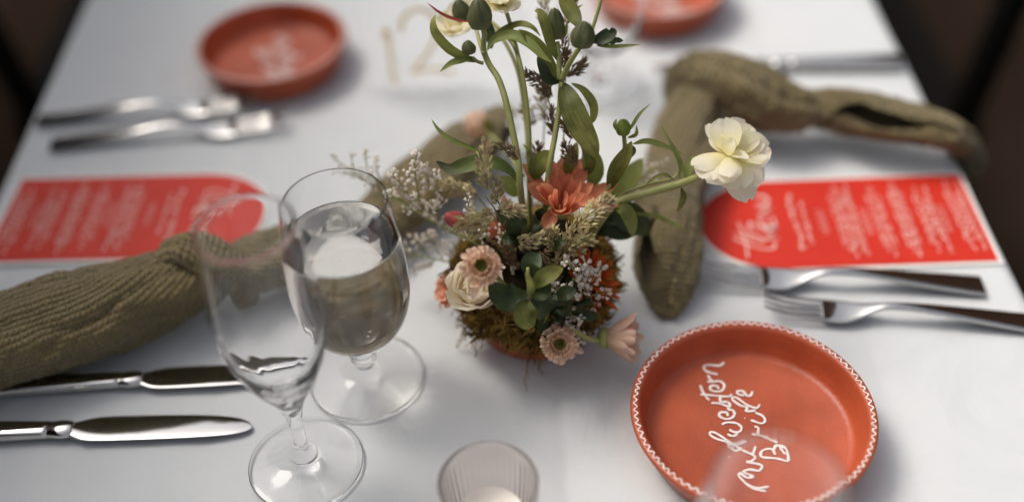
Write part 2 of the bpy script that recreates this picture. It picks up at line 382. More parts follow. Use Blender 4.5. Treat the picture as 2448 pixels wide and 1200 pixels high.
W1 = [
 [(255, 182), (200, 170), (152, 148), (145, 115), (185, 105), (265, 112), (305, 85)],
 [(168, 238), (215, 240), (262, 232)], [(215, 238), (188, 215), (178, 185)],
 [(262, 232), (295, 250), (305, 280), (280, 313), (225, 315), (193, 296), (205, 272), (250, 276), (262, 300)],
 [(112, 265), (140, 330), (185, 388)], [(112, 342), (180, 345), (300, 357), (350, 355), (365, 335)],
 [(200, 410), (260, 412), (345, 440)], [(275, 355), (278, 398), (335, 402), (352, 432), (330, 458)],
 [(330, 458), (375, 470), (387, 500), (360, 530), (310, 535), (268, 512), (275, 485), (325, 485), (335, 515)],
 [(285, 580), (330, 565), (400, 570), (441, 600), (430, 635), (385, 640), (345, 620)], [(400, 632), (405, 660), (370, 672), (330, 655)],
 [(430, 775), (340, 715), (250, 655), (203, 640), (193, 660), (240, 692), (335, 725), (345, 760), (380, 780), (430, 760)], [(350, 735), (400, 730), (475, 705)],
 [(430, 775), (520, 805), (548, 745)], [(315, 825)],
 [(665, 1070), (560, 1078), (480, 1048), (408, 980)], [(640, 1106), (540, 1085), (470, 1045)], [(408, 980), (425, 958), (480, 995), (540, 990)], [(540, 988), (470, 960), (452, 945), (500, 930), (580, 940), (602, 900), (540, 880), (470, 868)], [(470, 868), (520, 860), (545, 830), (500, 800)],
 [(465, 352), (415, 337), (412, 315), (455, 316), (488, 352), (520, 345), (530, 315)],
 [(560, 470), (482, 474), (490, 442), (440, 430), (380, 390), (370, 365), (410, 370), (480, 420), (560, 450), (590, 420)],
 [(515, 545), (600, 572), (632, 550), (610, 510), (550, 485)], [(465, 530)],
 [(520, 655), (600, 668), (655, 680)], [(545, 595), (577, 610), (572, 655)], [(600, 668), (680, 700), (730, 722)],
 [(822, 872), (720, 845), (600, 832), (606, 782), (680, 770), (712, 818)], [(695, 780), (722, 742), (790, 760), (816, 820), (822, 868)], [(740, 740), (765, 780), (795, 815)],
]
FZ = .0073
paths = [[at(1640 + .3 * x, 840 + .3 * y, FZ) for x, y in s] for s in W1]
vs, fs = stroke_mesh(paths, 0.00108, TZ + FZ)
part('lettering', vs, fs, PAINT, dish)
def place_dish(px, py, rpx, rot, label):
    c = at(px, py, RIMZ); s = rpx * mpp(c) / RD
    return dup(dish, Matrix.Translation((c.x, c.y, TZ + 0.0003)) @ Matrix.Rotation(rot, 4, 'Z') @ Matrix.Diagonal((s, s, 1, 1)), label)
place_dish(649, 98, 180, pi + .08, 'blurred terracotta dish with white writing above the two forks at upper left')
place_dish(1572, -42, 168, pi + .3, 'terracotta dish cut off by the top edge behind the tall glass')

# ------------------------------------------------------------------ cutlery
def sweep_flat(rows, n=16):
    """rows: (x, yc, halfwidth, zc, halfthick, power) -> closed skin with rounded section"""
    vs, fs = [], []
    for x, yc, hw, zc, ht, pw in rows:
        for k in range(n):
            a = 2 * pi * k / n; c, s = cos(a), sin(a)
            vs.append(V((x, yc + hw * math.copysign(abs(c) ** pw, c), zc + ht * math.copysign(abs(s) ** pw, s))))
    for i in range(len(rows) - 1):
        for k in range(n): a, b = i * n + k, i * n + (k + 1) % n; fs.append((a, b, b + n, a + n))
    fs.append(tuple(range(n - 1, -1, -1))); o = (len(rows) - 1) * n; fs.append(tuple(o + k for k in range(n)))
    return vs, fs
def fork_proto():
    body = catmull([(.043, 0, .0115, .0052, .0010, .7), (.050, 0, .0122, .0042, .0012, .7), (.060, 0, .0118, .0042, .0013, .8), (.070, 0, .0085, .0060, .0016, .9), (.080, 0, .0050, .0095, .0019, 1),
                    (.092, 0, .0038, .0120, .0022, 1), (.115, 0, .0046, .0115, .0022, .8), (.150, 0, .0072, .0075, .0020, .6), (.180, 0, .0092, .0040, .0018, .5), (.196, 0, .0100, .0024, .0016, .45), (.200, 0, .0098, .0022, .0014, .45)], 5)
    vs, fs = sweep_flat(body)
    o = link('fork', mesh('fork', vs, fs, STEEL))
    for k in range(4):
        y = (k - 1.5) * .0062
        rows = catmull([(.0, y * .86, .0008, .0135, .0006, 1), (.006, y * .9, .0014, .0108, .0008, .9), (.020, y * .96, .0016, .0072, .0009, .8), (.035, y, .0018, .0056, .0010, .8), (.0445, y * 1.0, .0022, .0050, .0010, .8)], 4)
        v2, f2 = sweep_flat(rows, 10); c = link('tine', mesh('tine', v2, f2, STEEL), o)
    return o
def lay(o, tip, end, L, z=0.0005, label=None, cp=True, roll=0.0):
    a = at(*tip); b_ = at(*end); d = (b_ - a); s = d.length / L; ang = math.atan2(d.y, d.x)
    M = Matrix.Translation((a.x, a.y, TZ + z)) @ Matrix.Rotation(ang, 4, 'Z') @ Matrix.Rotation(roll, 4, 'X') @ Matrix.Scale(s, 4)
    if cp: return dup(o, M, label)
    o.matrix_world = M; o['label'] = label; return o
fork = fork_proto(); tag(fork, 'x', 'fork', 'polished steel forks')
lay(fork, (1672, 672), (2348, 690), .2, label='steel fork between the right-hand red menu and the other fork', cp=False, roll=-.05)
lay(fork, (1818, 745), (2490, 782), .2, label='steel fork just behind the rim of the front terracotta dish', roll=-.05)
lay(fork, (618, 258), (92, 294), .2, label='blurred steel fork nearest the far left terracotta dish')
lay(fork, (690, 306), (124, 352), .2, label='blurred steel fork between the other fork and the left red menu')

def knife_proto():
    L = .232
    blade = catmull([(.0, .002, .0006, .0020, .0004, 1), (.003, .0012, .0042, .0020, .0005, .9), (.012, .0004, .0078, .0022, .0007, .9), (.030, -.0002, .0100, .0024, .0008, .9), (.060, -.0004, .0112, .0027, .0009, .9),
                     (.092, -.0004, .0114, .0031, .0010, .9), (.104, .0003, .0104, .0035, .0013, .9), (.111, .001, .0078, .0040, .0019, .9), (.115, .001, .0062, .0044, .0024, 1)], 5)
    bol = catmull([(.113, .001, .0060, .0046, .0034, 1), (.116, .001, .0070, .0047, .0042, 1), (.121, .001, .0074, .0048, .0045, 1), (.127, .001, .0066, .0048, .0042, 1), (.130, .001, .0064, .0048, .0038, .9)], 4)
    hd = catmull([(.128, .001, .0064, .0048, .0040, .8), (.150, .001, .0072, .0050, .0042, .7), (.190, .001, .0086, .0052, .0043, .65), (.222, .001, .0100, .0051, .0041, .6), (.231, .001, .0098, .0050, .0036, .6), (L, .001, .0090, .0049, .0028, .6)], 6)
    o = link('table_knife', mesh('table_knife', *sweep_flat(hd, 20), STEEL))
    link('blade', mesh('blade', *sweep_flat(blade, 20), STEEL), o); link('bolster', mesh('bolster', *sweep_flat(bol, 20), STEEL), o)
    return o
knife = knife_proto(); tag(knife, 'x', 'knife', 'polished steel table knives')
lay(knife, (606, 1022), (-262, 1052), .232, label='steel table knife lowest at the left edge with its blade tip in clear view', cp=False, roll=.15)
lay(knife, (752, 892), (-80, 942), .232, label='steel table knife just below the left olive napkin, its tip behind the flute', roll=.18)
lay(knife, (1556, 172), (2152, 160), .232, label='blurred steel knife passing behind the knotted napkin at upper right')

# ------------------------------------------------------------------ menus
def menu():
    tr, br = at(2289, 421), at(2388, 627); tl, bl = at(1830, 443), at(1800, 641)
    e = (tr + br) / 2; u = (((tl - tr).normalized() + (bl - br).normalized()) / 2).normalized(); v = V((-u.y, u.x, 0))
    W = (abs((tr - e).dot(v)) + abs((br - e).dot(v)))
    apex = at(1676, 556); Lh = (apex - e).dot(u)
    print('menu W L', W, Lh)
    root = thing('menu_card', 'red arched menu card in the clear at right, beneath the white flower', 'menu', (e.x, e.y, TZ), 'red arched menu cards')
    root.rotation_euler = (0, 0, math.atan2(u.y, u.x))
    A = W * .62
    def outline(g, n=40):
        pts = [(-g, -W / 2 - g), (-g, W / 2 + g)]
        for k in range(n + 1):
            a = pi / 2 - pi * k / n
            pts.append((Lh - A + (A + g) * max(0, cos(a)) ** .9, (W / 2 + g) * sin(a)))
        return pts
    def slab(pts, z0, z1):
        k = len(pts); vs = [V((x, y, z0)) for x, y in pts] + [V((x, y, z1)) for x, y in pts]
        return vs, [tuple(range(k)), tuple(range(2 * k - 1, k - 1, -1))] + [(i + k, (i + 1) % k + k, (i + 1) % k, i) for i in range(k)]
    vs, fs = slab(outline(.0030), .0004, .0012); link('card', mesh('card', vs, fs, CARD, smooth=False), root)
    vs, fs = slab(outline(0), .0013, .0016); link('red_panel', mesh('red_panel', vs, fs, RED, smooth=False), root)
    ZT = .0018; P = []
    def uvof(cx, cy_):
        p = at(1660 + cx * .3219, 400 + cy_ * .3219) - e; return (p.dot(u), p.dot(v))
    def bead(pts, r): P.append(stroke_mesh([[V((x, y, ZT)) for x, y in pts]], r, ZT, .25, 4, 3))
    def line(x, y0, y1, r, gap=.0022):
        y = y0; s = 1 if y1 > y0 else -1
        while (y1 - y) * s > .001:
            ln = random.uniform(.003, .009); ye = y + s * min(ln, abs(y1 - y)); q = []
            k = max(2, int(abs(ye - y) / .0011))
            for i in range(k + 1): q.append((x + r * 1.5 * random.uniform(-1, 1), y + (ye - y) * i / k))
            P.append(stroke_mesh([[V((a, b_, ZT)) for a, b_ in q]], r * .8, ZT, .25, 4, 1)); y = ye + s * gap
    # paragraphs: (top mid, bottom mid, lines, spread, weight)
    for (x0, y0, x1, y1, nl, sp, r) in [(1875, 90, 2120, 670, 5, .0110, .0009), (1650, 130, 1850, 680, 5, .0110, .0009), (1440, 120, 1680, 690, 4, .008, .0009), (1290, 150, 1480, 680, 4, .0085, .0009),
                                       (1050, 150, 1220, 690, 6, .0145, .0009), (780, 270, 880, 580, 1, 0, .0011)]:
        a = uvof(x0, y0); c = uvof(x1, y1); cx = (a[0] + c[0]) / 2; mid = (a[1] + c[1]) / 2
        for i in range(nl):
            f = 1 if nl == 1 else (1, .62, .85, .45, .7, .9)[(i * 2 + nl) % 6]
            line(cx + (0 if nl == 1 else sp * (i / (nl - 1) - .5)), mid + (a[1] - mid) * f, mid + (c[1] - mid) * f, r)
    for (x0, y0, x1, y1, r) in [(690, 215, 735, 400, .0015), (750, 425, 815, 640, .0015)]:
        a = uvof(x0, y0); c = uvof(x1, y1); line((a[0] + c[0]) / 2, a[1], c[1], r, .0016)
    for (x0, y0, x1, y1) in [(1810, 290, 1880, 490), (1240, 320, 1290, 505), (905, 330, 985, 505)]:      # script headings
        a = uvof(x0, y0); c = uvof(x1, y1); k = 26
        bead([((a[0] + c[0]) / 2 + .0026 * sin(i * 1.25), a[1] + (c[1] - a[1]) * i / k + .0012 * cos(i * 1.25)) for i in range(k + 1)], .00035)
    # MENU in capitals: letters read across the card
    a = uvof(495, 210); c = uvof(565, 545); xm = (a[0] + c[0]) / 2; lo, hi = a[1], c[1]; sgn = 1 if hi > lo else -1
    hw = .0052; seg = abs(hi - lo) / 4.0
    G = {'M': [[(0, 0), (0, 1), (.5, .3), (1, 1), (1, 0)]], 'E': [[(1, 0), (0, 0), (0, 1), (1, 1)], [(0, .5), (.8, .5)]], 'N': [[(0, 0), (0, 1), (1, 0), (1, 1)]], 'U': [[(0, 1), (0, .3), (.5, 0), (1, .3), (1, 1)]]}
    for i, ch in enumerate('MENU'):      # text runs from the lower (near) edge to the far edge
        for s in G[ch]:
            P.append(stroke_mesh([[V((xm - hw + 2 * hw * g, hi - sgn * (seg * i + seg * .78 * f), ZT)) for f, g in s]], .0017, ZT, .25, 4, 1))
    def script(pts, r=.0008): bead([uvof(x, y) for x, y in pts], r)
    script([(395, 690), (385, 600), (350, 480), (320, 420)], .001)                                        # The
    script([(280, 540), (360, 570), (470, 610), (570, 620), (600, 590), (580, 570)], .001)
    script([(290, 500), (400, 540), (510, 570), (480, 530), (420, 520), (400, 470), (410, 420), (445, 450), (455, 490)], .0009)
    vs, fs = join(*P); tag(link('lettering', mesh('lettering', vs, fs, INK), root), kind='stuff')
    return root, Lh
mn, MLH = menu()
pe = (at(54, 432) + at(-40, 631)) / 2
dup(mn, Matrix.Translation((pe.x, pe.y, TZ)) @ Matrix.Rotation(mn.rotation_euler.z + pi - .015, 4, 'Z'), 'red arched menu card on the left, partly under the olive napkin')

gb0 = at(878, 904); fb0 = at(733, 1110)
# ------------------------------------------------------------------ napkins
def cloth_roll(P, ns=26, nr=84, seed=0, crease=2.6, wob=.10):
    """P: (px, py, z, half-width px, height factor, gap, gapdir): a loosely rolled, folded length of cloth"""
    Q = []
    for q in P:
        px, py, z, hw, hf = q[:5]; gp = q[5] if len(q) > 5 else -.5; gd = q[6] if len(q) > 6 else -2.2
        p = at(px, py, z); Q.append((p.x, p.y, p.z, hw * mpp(p), hf, gp, gd))
    S = catmull(Q, ns); pts = [V(s[:3]) for s in S]; T = frames(pts); vs, uv, fs = [], [], []; run = 0
    for i, s in enumerate(S):
        if i: run += (pts[i] - pts[i - 1]).length
        side = T[i].cross(V((0, 0, 1)))
        side = side.normalized() if side.length > .15 else V((0, 1, 0)); nn = side.cross(T[i]).normalized(); hw, hf, gp, gd = s[3:7]
        for k in range(nr + 1):
            f = k / nr; ph = gd + gp / 2 + f * (2 * pi - gp); rr = 1 - .12 * f
            rr *= 1 + wob * (noise.noise(V((ph * .9 + seed * 7, run * 26, seed))) + .5 * noise.noise(V((ph * 2.3, run * 40, seed + 9)))) + .045 * sin(3 * ph + run * 45 + seed) + .05 * (abs(sin(4.5 * ph + run * 14 + 2 * noise.noise(V((run * 22, seed, 1))))) - .5) * (.5 + noise.noise(V((run * 18, seed + 4, ph * .5)))) - .085 * crease * (1 - abs(sin(2.5 * ph + run * 7 + 1.6 * noise.noise(V((run * 15, seed, 1)))))) ** 4 * (.7 + .6 * noise.noise(V((run * 20, ph * .7, seed + 2))))
            p = pts[i] + side * (cos(ph) * hw * rr) + nn * (sin(ph) * hw * hf * rr)
            p += (side * cos(ph) + nn * sin(ph)) * (.0016 * noise.noise(V((run * 120, ph * hw * 130, seed))) + .0009 * noise.noise(V((run * 300, ph * hw * 300, seed))))
            if abs(p.x - (XL + XR) / 2) < (XR - XL) / 2 + .002: p.z = max(p.z, TZ + .0015 + .0006 * f)
            vs.append(p); uv.append((run, f * 2 * pi * hw * .85))
    for i in range(len(S) - 1):
        for k in range(nr): a = i * (nr + 1) + k; fs.append((a, a + 1, a + nr + 2, a + nr + 1))
    return vs, fs, uv
def napkin(label, loc, rolls):
    t_ = thing('napkin', label, 'napkin', loc, 'knotted olive napkins')
    for nm, P, kw in rolls:
        vs, fs, uv = cloth_roll(P, **kw); o = part(nm, vs, fs, NAPK, t_, uv)
        md = o.modifiers.new('thickness', 'SOLIDIFY'); md.thickness = .0016; md.offset = -1
    return t_
print('goblet rim', proj(V((gb0.x, gb0.y, TZ + .152))), 'flute rim', proj(V((fb0.x, fb0.y, TZ + .190))))
q = at(1660, 220)
napkin('knotted olive gauze napkin at right, one end hanging over the table edge', (q.x, q.y, TZ), [
    ('tail', [(1675, 215, .030, 50, .8), (1668, 250, .030, 70, .8), (1640, 330, .028, 82, .7), (1615, 430, .026, 82, .66), (1602, 520, .025, 82, .6, .1, .9), (1592, 600, .022, 84, .55, .7, .8), (1592, 670, .015, 72, .5, 1.2, .9), (1594, 720, .008, 45, .45, 1.2, 1.0), (1592, 758, .003, 12, .4, 1.0, 1.8)], dict(seed=1, wob=.15)),
    ('knot', [(1622, 245, .018, 34, .9), (1632, 190, .034, 44, .9), (1680, 172, .050, 56, .9), (1745, 195, .050, 80, .85), (1815, 232, .040, 90, .8), (1890, 258, .032, 68, .8), (1945, 262, .026, 42, .9)], dict(seed=2, wob=.15)),
    ('tail', [(1925, 260, .026, 38, .9), (1965, 258, .028, 50, .9, -.3, -.8), (2030, 268, .030, 72, .62, .5, .9), (2110, 290, .030, 72, .52, .8, .95), (2190, 300, .030, 62, .56, .4, .9), (2260, 318, .028, 52, .7, .2, .8), (2302, 345, .010, 44, .7), (2312, 385, -.025, 38, .7), (2305, 410, -.05, 28, .7)], dict(seed=3, wob=.16)),
])
q = at(480, 660)
napkin('knotted olive gauze napkin at left, its fat roll leaving the frame', (q.x, q.y, TZ), [
    ('tail', [(-190, 880, .030, 110, .75), (-60, 830, .032, 128, .78), (100, 780, .034, 128, .8), (250, 735, .034, 122, .82), (380, 690, .034, 105, .82), (470, 655, .032, 82, .85), (540, 630, .030, 55, .9)], dict(seed=4, crease=1.3, wob=.10)),
    ('knot', [(415, 720, .010, 35, .8), (395, 640, .040, 40, .8), (430, 600, .055, 44, .8), (500, 612, .052, 52, .8), (560, 650, .036, 50, .8), (585, 710, .012, 40, .8)], dict(seed=5, crease=1.3, wob=.15)),
    ('knot', [(540, 640, .030, 50, .9), (610, 625, .032, 72, .85), (690, 600, .030, 74, .8), (740, 575, .026, 52, .8)], dict(seed=6, crease=1.3, wob=.15)),
    ('tail', [(700, 620, .024, 50, .8), (790, 625, .022, 66, .6), (880, 552, .022, 80, .55), (990, 452, .024, 84, .5), (1100, 360, .026, 76, .5), (1170, 310, .028, 62, .55, .8, .2), (1212, 278, .028, 40, .6, 1.2, .2)], dict(seed=7, crease=1.3, wob=.14)),
])

# ------------------------------------------------------------------ glassware
def goblet(base, label, full):
    c = V(base); st = lambda P: [(a, b_ if b_ < .036 else .036 + (b_ - .036) * 1.085) for a, b_ in P]
    out = smoothprof([(0, .0), (.0300, .0002), (.0365, .0010), (.0374, .0018), (.0368, .0026), (.0250, .0042), (.0110, .0072), (.0062, .0120), (.0058, .0165), (.0082, .0205), (.0084, .0235), (.0060, .0270), (.0062, .0310), (.0110, .0365), (.0215, .0440),
                      (.0315, .0570), (.0362, .0740), (.0366, .0900), (.0348, .1130), (.0318, .1360), (.0306, .1430)], 4)
    inn = smoothprof([(.0304, .1440), (.0300, .1430), (.0311, .1360), (.0341, .1130), (.0359, .0900), (.0355, .0740), (.0300, .0580), (.0195, .0462), (.0090, .0410), (0, .0400)], 4)
    vs, fs = lathe(st(out + [(.0305, .1438)] + inn), 96, c)
    g = solo('goblet', vs, fs, GLASS, c, label, 'glass', group='short stemmed clear goblets')
    if full:
        wi = smoothprof([(0, .0397), (.0094, .0407), (.0200, .0459), (.0308, .0577), (.0358, .0740), (.0362, .0900), (.0344, .1130), (.0338, .1180)], 4)
        wt = [(.0331, .1180), (.0320, .1170), (.0300, .1165), (.015, .1163), (0, .1163)]
        vs, fs = lathe(st(wi + wt), 96, c); wtr = part('water', vs, fs, WATER, g)
        P = []
        for k in range(70):
            a = random.uniform(0, 2 * pi); z = random.uniform(.055, .113); rr = (.0335 if z > .07 else .027) * (1 if random.random() < .6 else random.random())
            r = random.uniform(.0002, .00055); P.append(lathe([(0, -r), (r * .7, -r * .7), (r, 0), (r * .7, r * .7), (0, r)], 8, c + V((rr * cos(a), rr * sin(a), z))))
        vs, fs = join(*P); tag(part('bubbles', vs, fs, BUB, wtr), kind='stuff')
    return g
gb = at(878, 904); goblet((gb.x, gb.y, TZ + .0006), 'clear goblet filled with sparkling water behind the empty flute', True)
def by_rim(px, py, z):
    p = at(px, py, z); return (p.x, p.y, TZ + .0006)
goblet(by_rim(1863, 1168, .152), 'blurred clear goblet rising in front of the lettered dish at the bottom edge', False)
q = at(1434, 212); goblet((q.x, q.y, TZ + .0006), 'blurred clear goblet behind the flower stems at top', False)

fb = at(733, 1110); fc = V((fb.x, fb.y, TZ + .0006))
out = smoothprof([(0, 0), (.0280, .0002), (.0342, .0010), (.0350, .0017), (.0344, .0024), (.0230, .0040), (.0120, .0062), (.0082, .0090), (.0086, .0120), (.0068, .0145), (.0046, .0175), (.0042, .0280), (.0046, .0420), (.0064, .0540), (.0100, .0640),
                  (.0165, .0760), (.0240, .0920), (.0285, .1100), (.0303, .1280), (.0297, .1500), (.0276, .1720), (.0259, .1880), (.0261, .1900)], 4)
inn = smoothprof([(.0250, .1914), (.0243, .1902), (.0248, .1880), (.0265, .1720), (.0287, .1500), (.0294, .1280), (.0275, .1100), (.0218, .0930), (.0140, .0800), (.0070, .0735), (0, .0715)], 4)
# fluted optic: shallow vertical facets low on the bowl
vs, fs = lathe([(a, b_ if b_ < .05 else .05 + (b_ - .05) * 1.045) for a, b_ in out + [(.0257, .1908)] + inn], 96, fc)
for i, v in enumerate(vs):
    z = v.z - fc.z; r = math.hypot(v.x - fc.x, v.y - fc.y)
    if .06 < z < .125 and r > .004:
        a = math.atan2(v.y - fc.y, v.x - fc.x); k = 1 + .010 * sin(pi * (z - .06) / .065) * cos(12 * a)
        v.x = fc.x + (v.x - fc.x) * k; v.y = fc.y + (v.y - fc.y) * k
solo('champagne_flute', vs, fs, GLASS, fc, 'empty clear champagne flute standing nearest at lower left', 'glass')

# votive: ribbed glass with a candle inside
vb = by_rim(1167, 1153, .060); vc = V(vb); RV = 121 * mpp(at(1167, 1153, .060))
pro = smoothprof([(0, 0), (RV * .72, .0003), (RV * .80, .002), (RV * .86, .012), (RV * .95, .040), (RV, .0585), (RV * 1.0, .0600), (RV * .975, .0608), (RV * .945, .0600)], 4)
pri = smoothprof([(RV * .93, .058), (RV * .88, .040), (RV * .79, .014), (RV * .70, .0065), (0, .006)], 4)
nv = 180
vs, fs = lathe(pro + pri, nv, vc)
for v in vs:
    r = math.hypot(v.x - vc.x, v.y - vc.y); z = v.z - vc.z
    if .003 < z < .054 and r > RV * .74:
        a = math.atan2(v.y - vc.y, v.x - vc.x); k = 1 + .012 * cos(45 * a)
        v.x = vc.x + (v.x - vc.x) * k; v.y = vc.y + (v.y - vc.y) * k
vot = solo('votive_holder', vs, fs, RIBBED, vc, 'small ribbed clear glass candle holder at the bottom edge', 'candle holder')
cr_ = RV * .69
vs, fs = lathe(smoothprof([(0, 0), (cr_ * .98, 0), (cr_, .001), (cr_, .0205), (cr_ * .97, .0225), (cr_ * .88, .0222), (cr_ * .5, .0208), (0, .0205)], 3), 64, vc + V((0, 0, .0068)))
cand = solo('candle', vs, fs, WAX, vc + V((0, 0, .0068)), 'cream wax candle inside the ribbed glass holder', 'candle')
vs, fs = tube([vc + V((0, 0, .027)), vc + V((.0005, 0, .032)), vc + V((.0015, 0, .036))], [.0008, .0008, .0006], 6); part('wick', vs, fs, BLACK, cand)

# table number: clear upright sheet with gold figures
SY = at(960, 215).y
def sg(px, py): return onY(px, py, SY)
x0, x1 = sg(866, 150).x, sg(1135, 150).x
vs, fs = box((x0, SY, TZ + .0006), (x1, SY + .003, TZ + .165))
sign = solo('table_number', vs, fs, ACRYL, ((x0 + x1) / 2, SY, TZ), 'clear acrylic table number 12 in gold figures behind the flowers', 'sign', smooth=False)
D = [[(926, 68), (934, 130), (945, 205)], [(926, 68), (915, 92)],
     [(958, 75), (966, 40), (1000, 22), (1038, 40), (1044, 80), (1020, 130), (986, 172)], [(986, 172), (1030, 165), (1085, 172)]]
paths = [[sg(x, y) - V((0, .0006, 0)) for x, y in s] for s in D]
P = []
for p in paths:
    qn = [V(a) for a in catmull(p, 6)]; vs, fs = tube(qn, [.0023] * len(qn), 8); P.append(([V((v.x, SY - .0006 + (v.y - SY + .0006) * .15, v.z)) for v in vs], fs))
vs, fs = join(*P); part('gold_figures', vs, fs, GOLD, sign)

# ------------------------------------------------------------------ centrepiece: pot and moss
PC = V((POT.x, POT.y, TZ))
vs, fs = lathe([(0, .0006), (.036, .0006), (.0385, .003), (.043, .028), (.0465, .050), (.0480, .051), (.0480, .056), (.0470, .0575), (.0440, .0570), (.0415, .050), (.037, .012), (.034, .008), (0, .008)], 72, PC)
solo('flower_pot', vs, fs, TERRA, PC, 'small terracotta pot under the flowers, nearly hidden by moss', 'pot')
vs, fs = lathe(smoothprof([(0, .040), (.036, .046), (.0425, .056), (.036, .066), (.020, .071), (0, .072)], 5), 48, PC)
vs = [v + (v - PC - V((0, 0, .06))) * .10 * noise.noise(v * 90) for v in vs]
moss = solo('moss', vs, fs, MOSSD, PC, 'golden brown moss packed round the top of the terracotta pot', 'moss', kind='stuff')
rnd = random.Random(3); P = []
for k in range(5200):
    a = rnd.uniform(0, 2 * pi); z = rnd.triangular(.017, .066, .044)
    if z < .024 and noise.noise(V((cos(a) * 3, sin(a) * 3, 2))) < .1: continue
    r = .0485 + .006 * noise.noise(V((cos(a) * 5, sin(a) * 5, z * 100))) + rnd.uniform(-.006, .004) - max(0, z - .055) * .45
    if a > pi and abs(a - 1.5 * pi) < 1.1: r += .002
    p = PC + V((r * cos(a), r * sin(a), z)); d = V((cos(a) * rnd.uniform(-.2, .55), sin(a) * rnd.uniform(-.2, .55), rnd.uniform(-.7, .7))) + V((rnd.uniform(-1, 1), rnd.uniform(-1, 1), rnd.uniform(-1, 1)))
    d.normalize(); ln = rnd.uniform(.0025, .0065); s = d.orthogonal().normalized() * rnd.uniform(.0006, .0017); bend = V((rnd.uniform(-1, 1), rnd.uniform(-1, 1), rnd.uniform(-1, 1))) * .005
    vv = []
    for i in range(4):
        t_ = i / 3; c = p + d * ln * t_ + bend * t_ * t_; wv_ = s * (1 - t_ * .8) * (1 + .5 * (i % 2)); vv += [c - wv_, c + wv_]
    P.append((vv, [(0, 1, 3, 2), (2, 3, 5, 4), (4, 5, 7, 6)]))
for k in range(1100):                                     # over the rim, lying flat
    a = rnd.uniform(0, 2 * pi); r = rnd.uniform(.039, .0525); p = PC + V((r * cos(a), r * sin(a), .0585 + rnd.uniform(0, .006) - max(0, r - .048) * 1.6))
    d = V((rnd.uniform(-1, 1), rnd.uniform(-1, 1), rnd.uniform(-.2, .3))).normalized(); ln = rnd.uniform(.004, .010); s = V((0, 0, 1)).cross(d).normalized() * rnd.uniform(.0005, .0014); vv = []
    for i in range(4):
        t_ = i / 3; c = p + d * ln * t_ + V((0, 0, .002 * sin(pi * t_))); wv_ = s * (1 - t_ * .8); vv += [c - wv_, c + wv_]
    P.append((vv, [(0, 1, 3, 2), (2, 3, 5, 4), (4, 5, 7, 6)]))
for k in range(14):                                       # loose wisps trailing down to the cloth
    a = rnd.choice([rnd.uniform(3.3, 4.1), rnd.uniform(4.4, 4.9), rnd.uniform(2.6, 3.4)]); p = PC + V((.051 * cos(a), .051 * sin(a), rnd.uniform(.012, .035))); q = [p]
    for i in range(5): q.append(q[-1] + V((cos(a) * rnd.uniform(-.001, .004), sin(a) * rnd.uniform(-.001, .004), -rnd.uniform(.001, .005))) + V((rnd.uniform(-.002, .002),) * 3))
    for u_ in q: u_.z = max(u_.z, TZ + .001)
    P.append(tube(q, [.0006 - .00007 * i for i in range(6)], 4))
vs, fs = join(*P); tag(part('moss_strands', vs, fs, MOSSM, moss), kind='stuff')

# ------------------------------------------------------------------ plant builders
def blade_mesh(name, L, W, mat_, p=.8, cup=.3, curl=.0, tipw=.0, rip=0.0, seed=0, nl=8, nw=4, notch=0.0):
    """one petal along +Y, upper side +Z. p<1 widest towards the tip"""
    vs, uv, fs = [], [], []
    y = z = 0.0; ang = 0.0
    for i in range(nl + 1):
        t_ = i / nl
        if i: ang = curl * (t_ ** 1.4); y += L / nl * cos(ang); z += L / nl * sin(ang)
        wd = W * (max(0.0, sin(pi * min(1, t_ ** (1 / p) * (1 - .0)))) ** .75 * (1 - tipw) + tipw * (1 if t_ < .75 else (1 - ((t_ - .75) / .25) ** 2) ** .5)) / 2
        if i == 0: wd = W * .10
        if i == nl: wd = max(W * .03, W * tipw * .25)
        for k in range(nw + 1):
            s = 2 * k / nw - 1; r = rip * noise.noise(V((s * 1.7 + seed * 5, t_ * 3, seed))) * t_
            yy = y - notch * L * (t_ ** 6) * (1 - abs(s)) + L * .04 * t_ * noise.noise(V((s * 2.4, seed * 3.1, 7)))
            vs.append(V((s * wd, yy - sin(ang) * (cup * wd * s * s), z + cos(ang) * cup * wd * s * s + r))); uv.append(((s + 1) / 2, t_))
    for i in range(nl):
        for k in range(nw): a = i * (nw + 1) + k; fs.append((a, a + 1, a + nw + 2, a + nw + 1))
    return mesh(name, vs, fs, mat_, uv)
def basis(o, d, n_):
    y = d.normalized(); z = (n_ - y * n_.dot(y)); z = z.normalized() if z.length > 1e-6 else y.orthogonal().normalized(); x = y.cross(z)
    M = Matrix((x, y, z)).transposed().to_4x4(); M.translation = o; return M
def stem_part(root, path, r0, r1, mat_=STEM, name='stem', n=8):
    pts = [V(a) for a in catmull(path, 6)]; k = len(pts) - 1
    vs, fs = tube(pts, [r0 + (r1 - r0) * i / k for i in range(k + 1)], n); return part(name, vs, fs, mat_, root)
def px_path(P): return [pv(a[0], a[1], a[2] if len(a) > 2 else 0) for a in P]
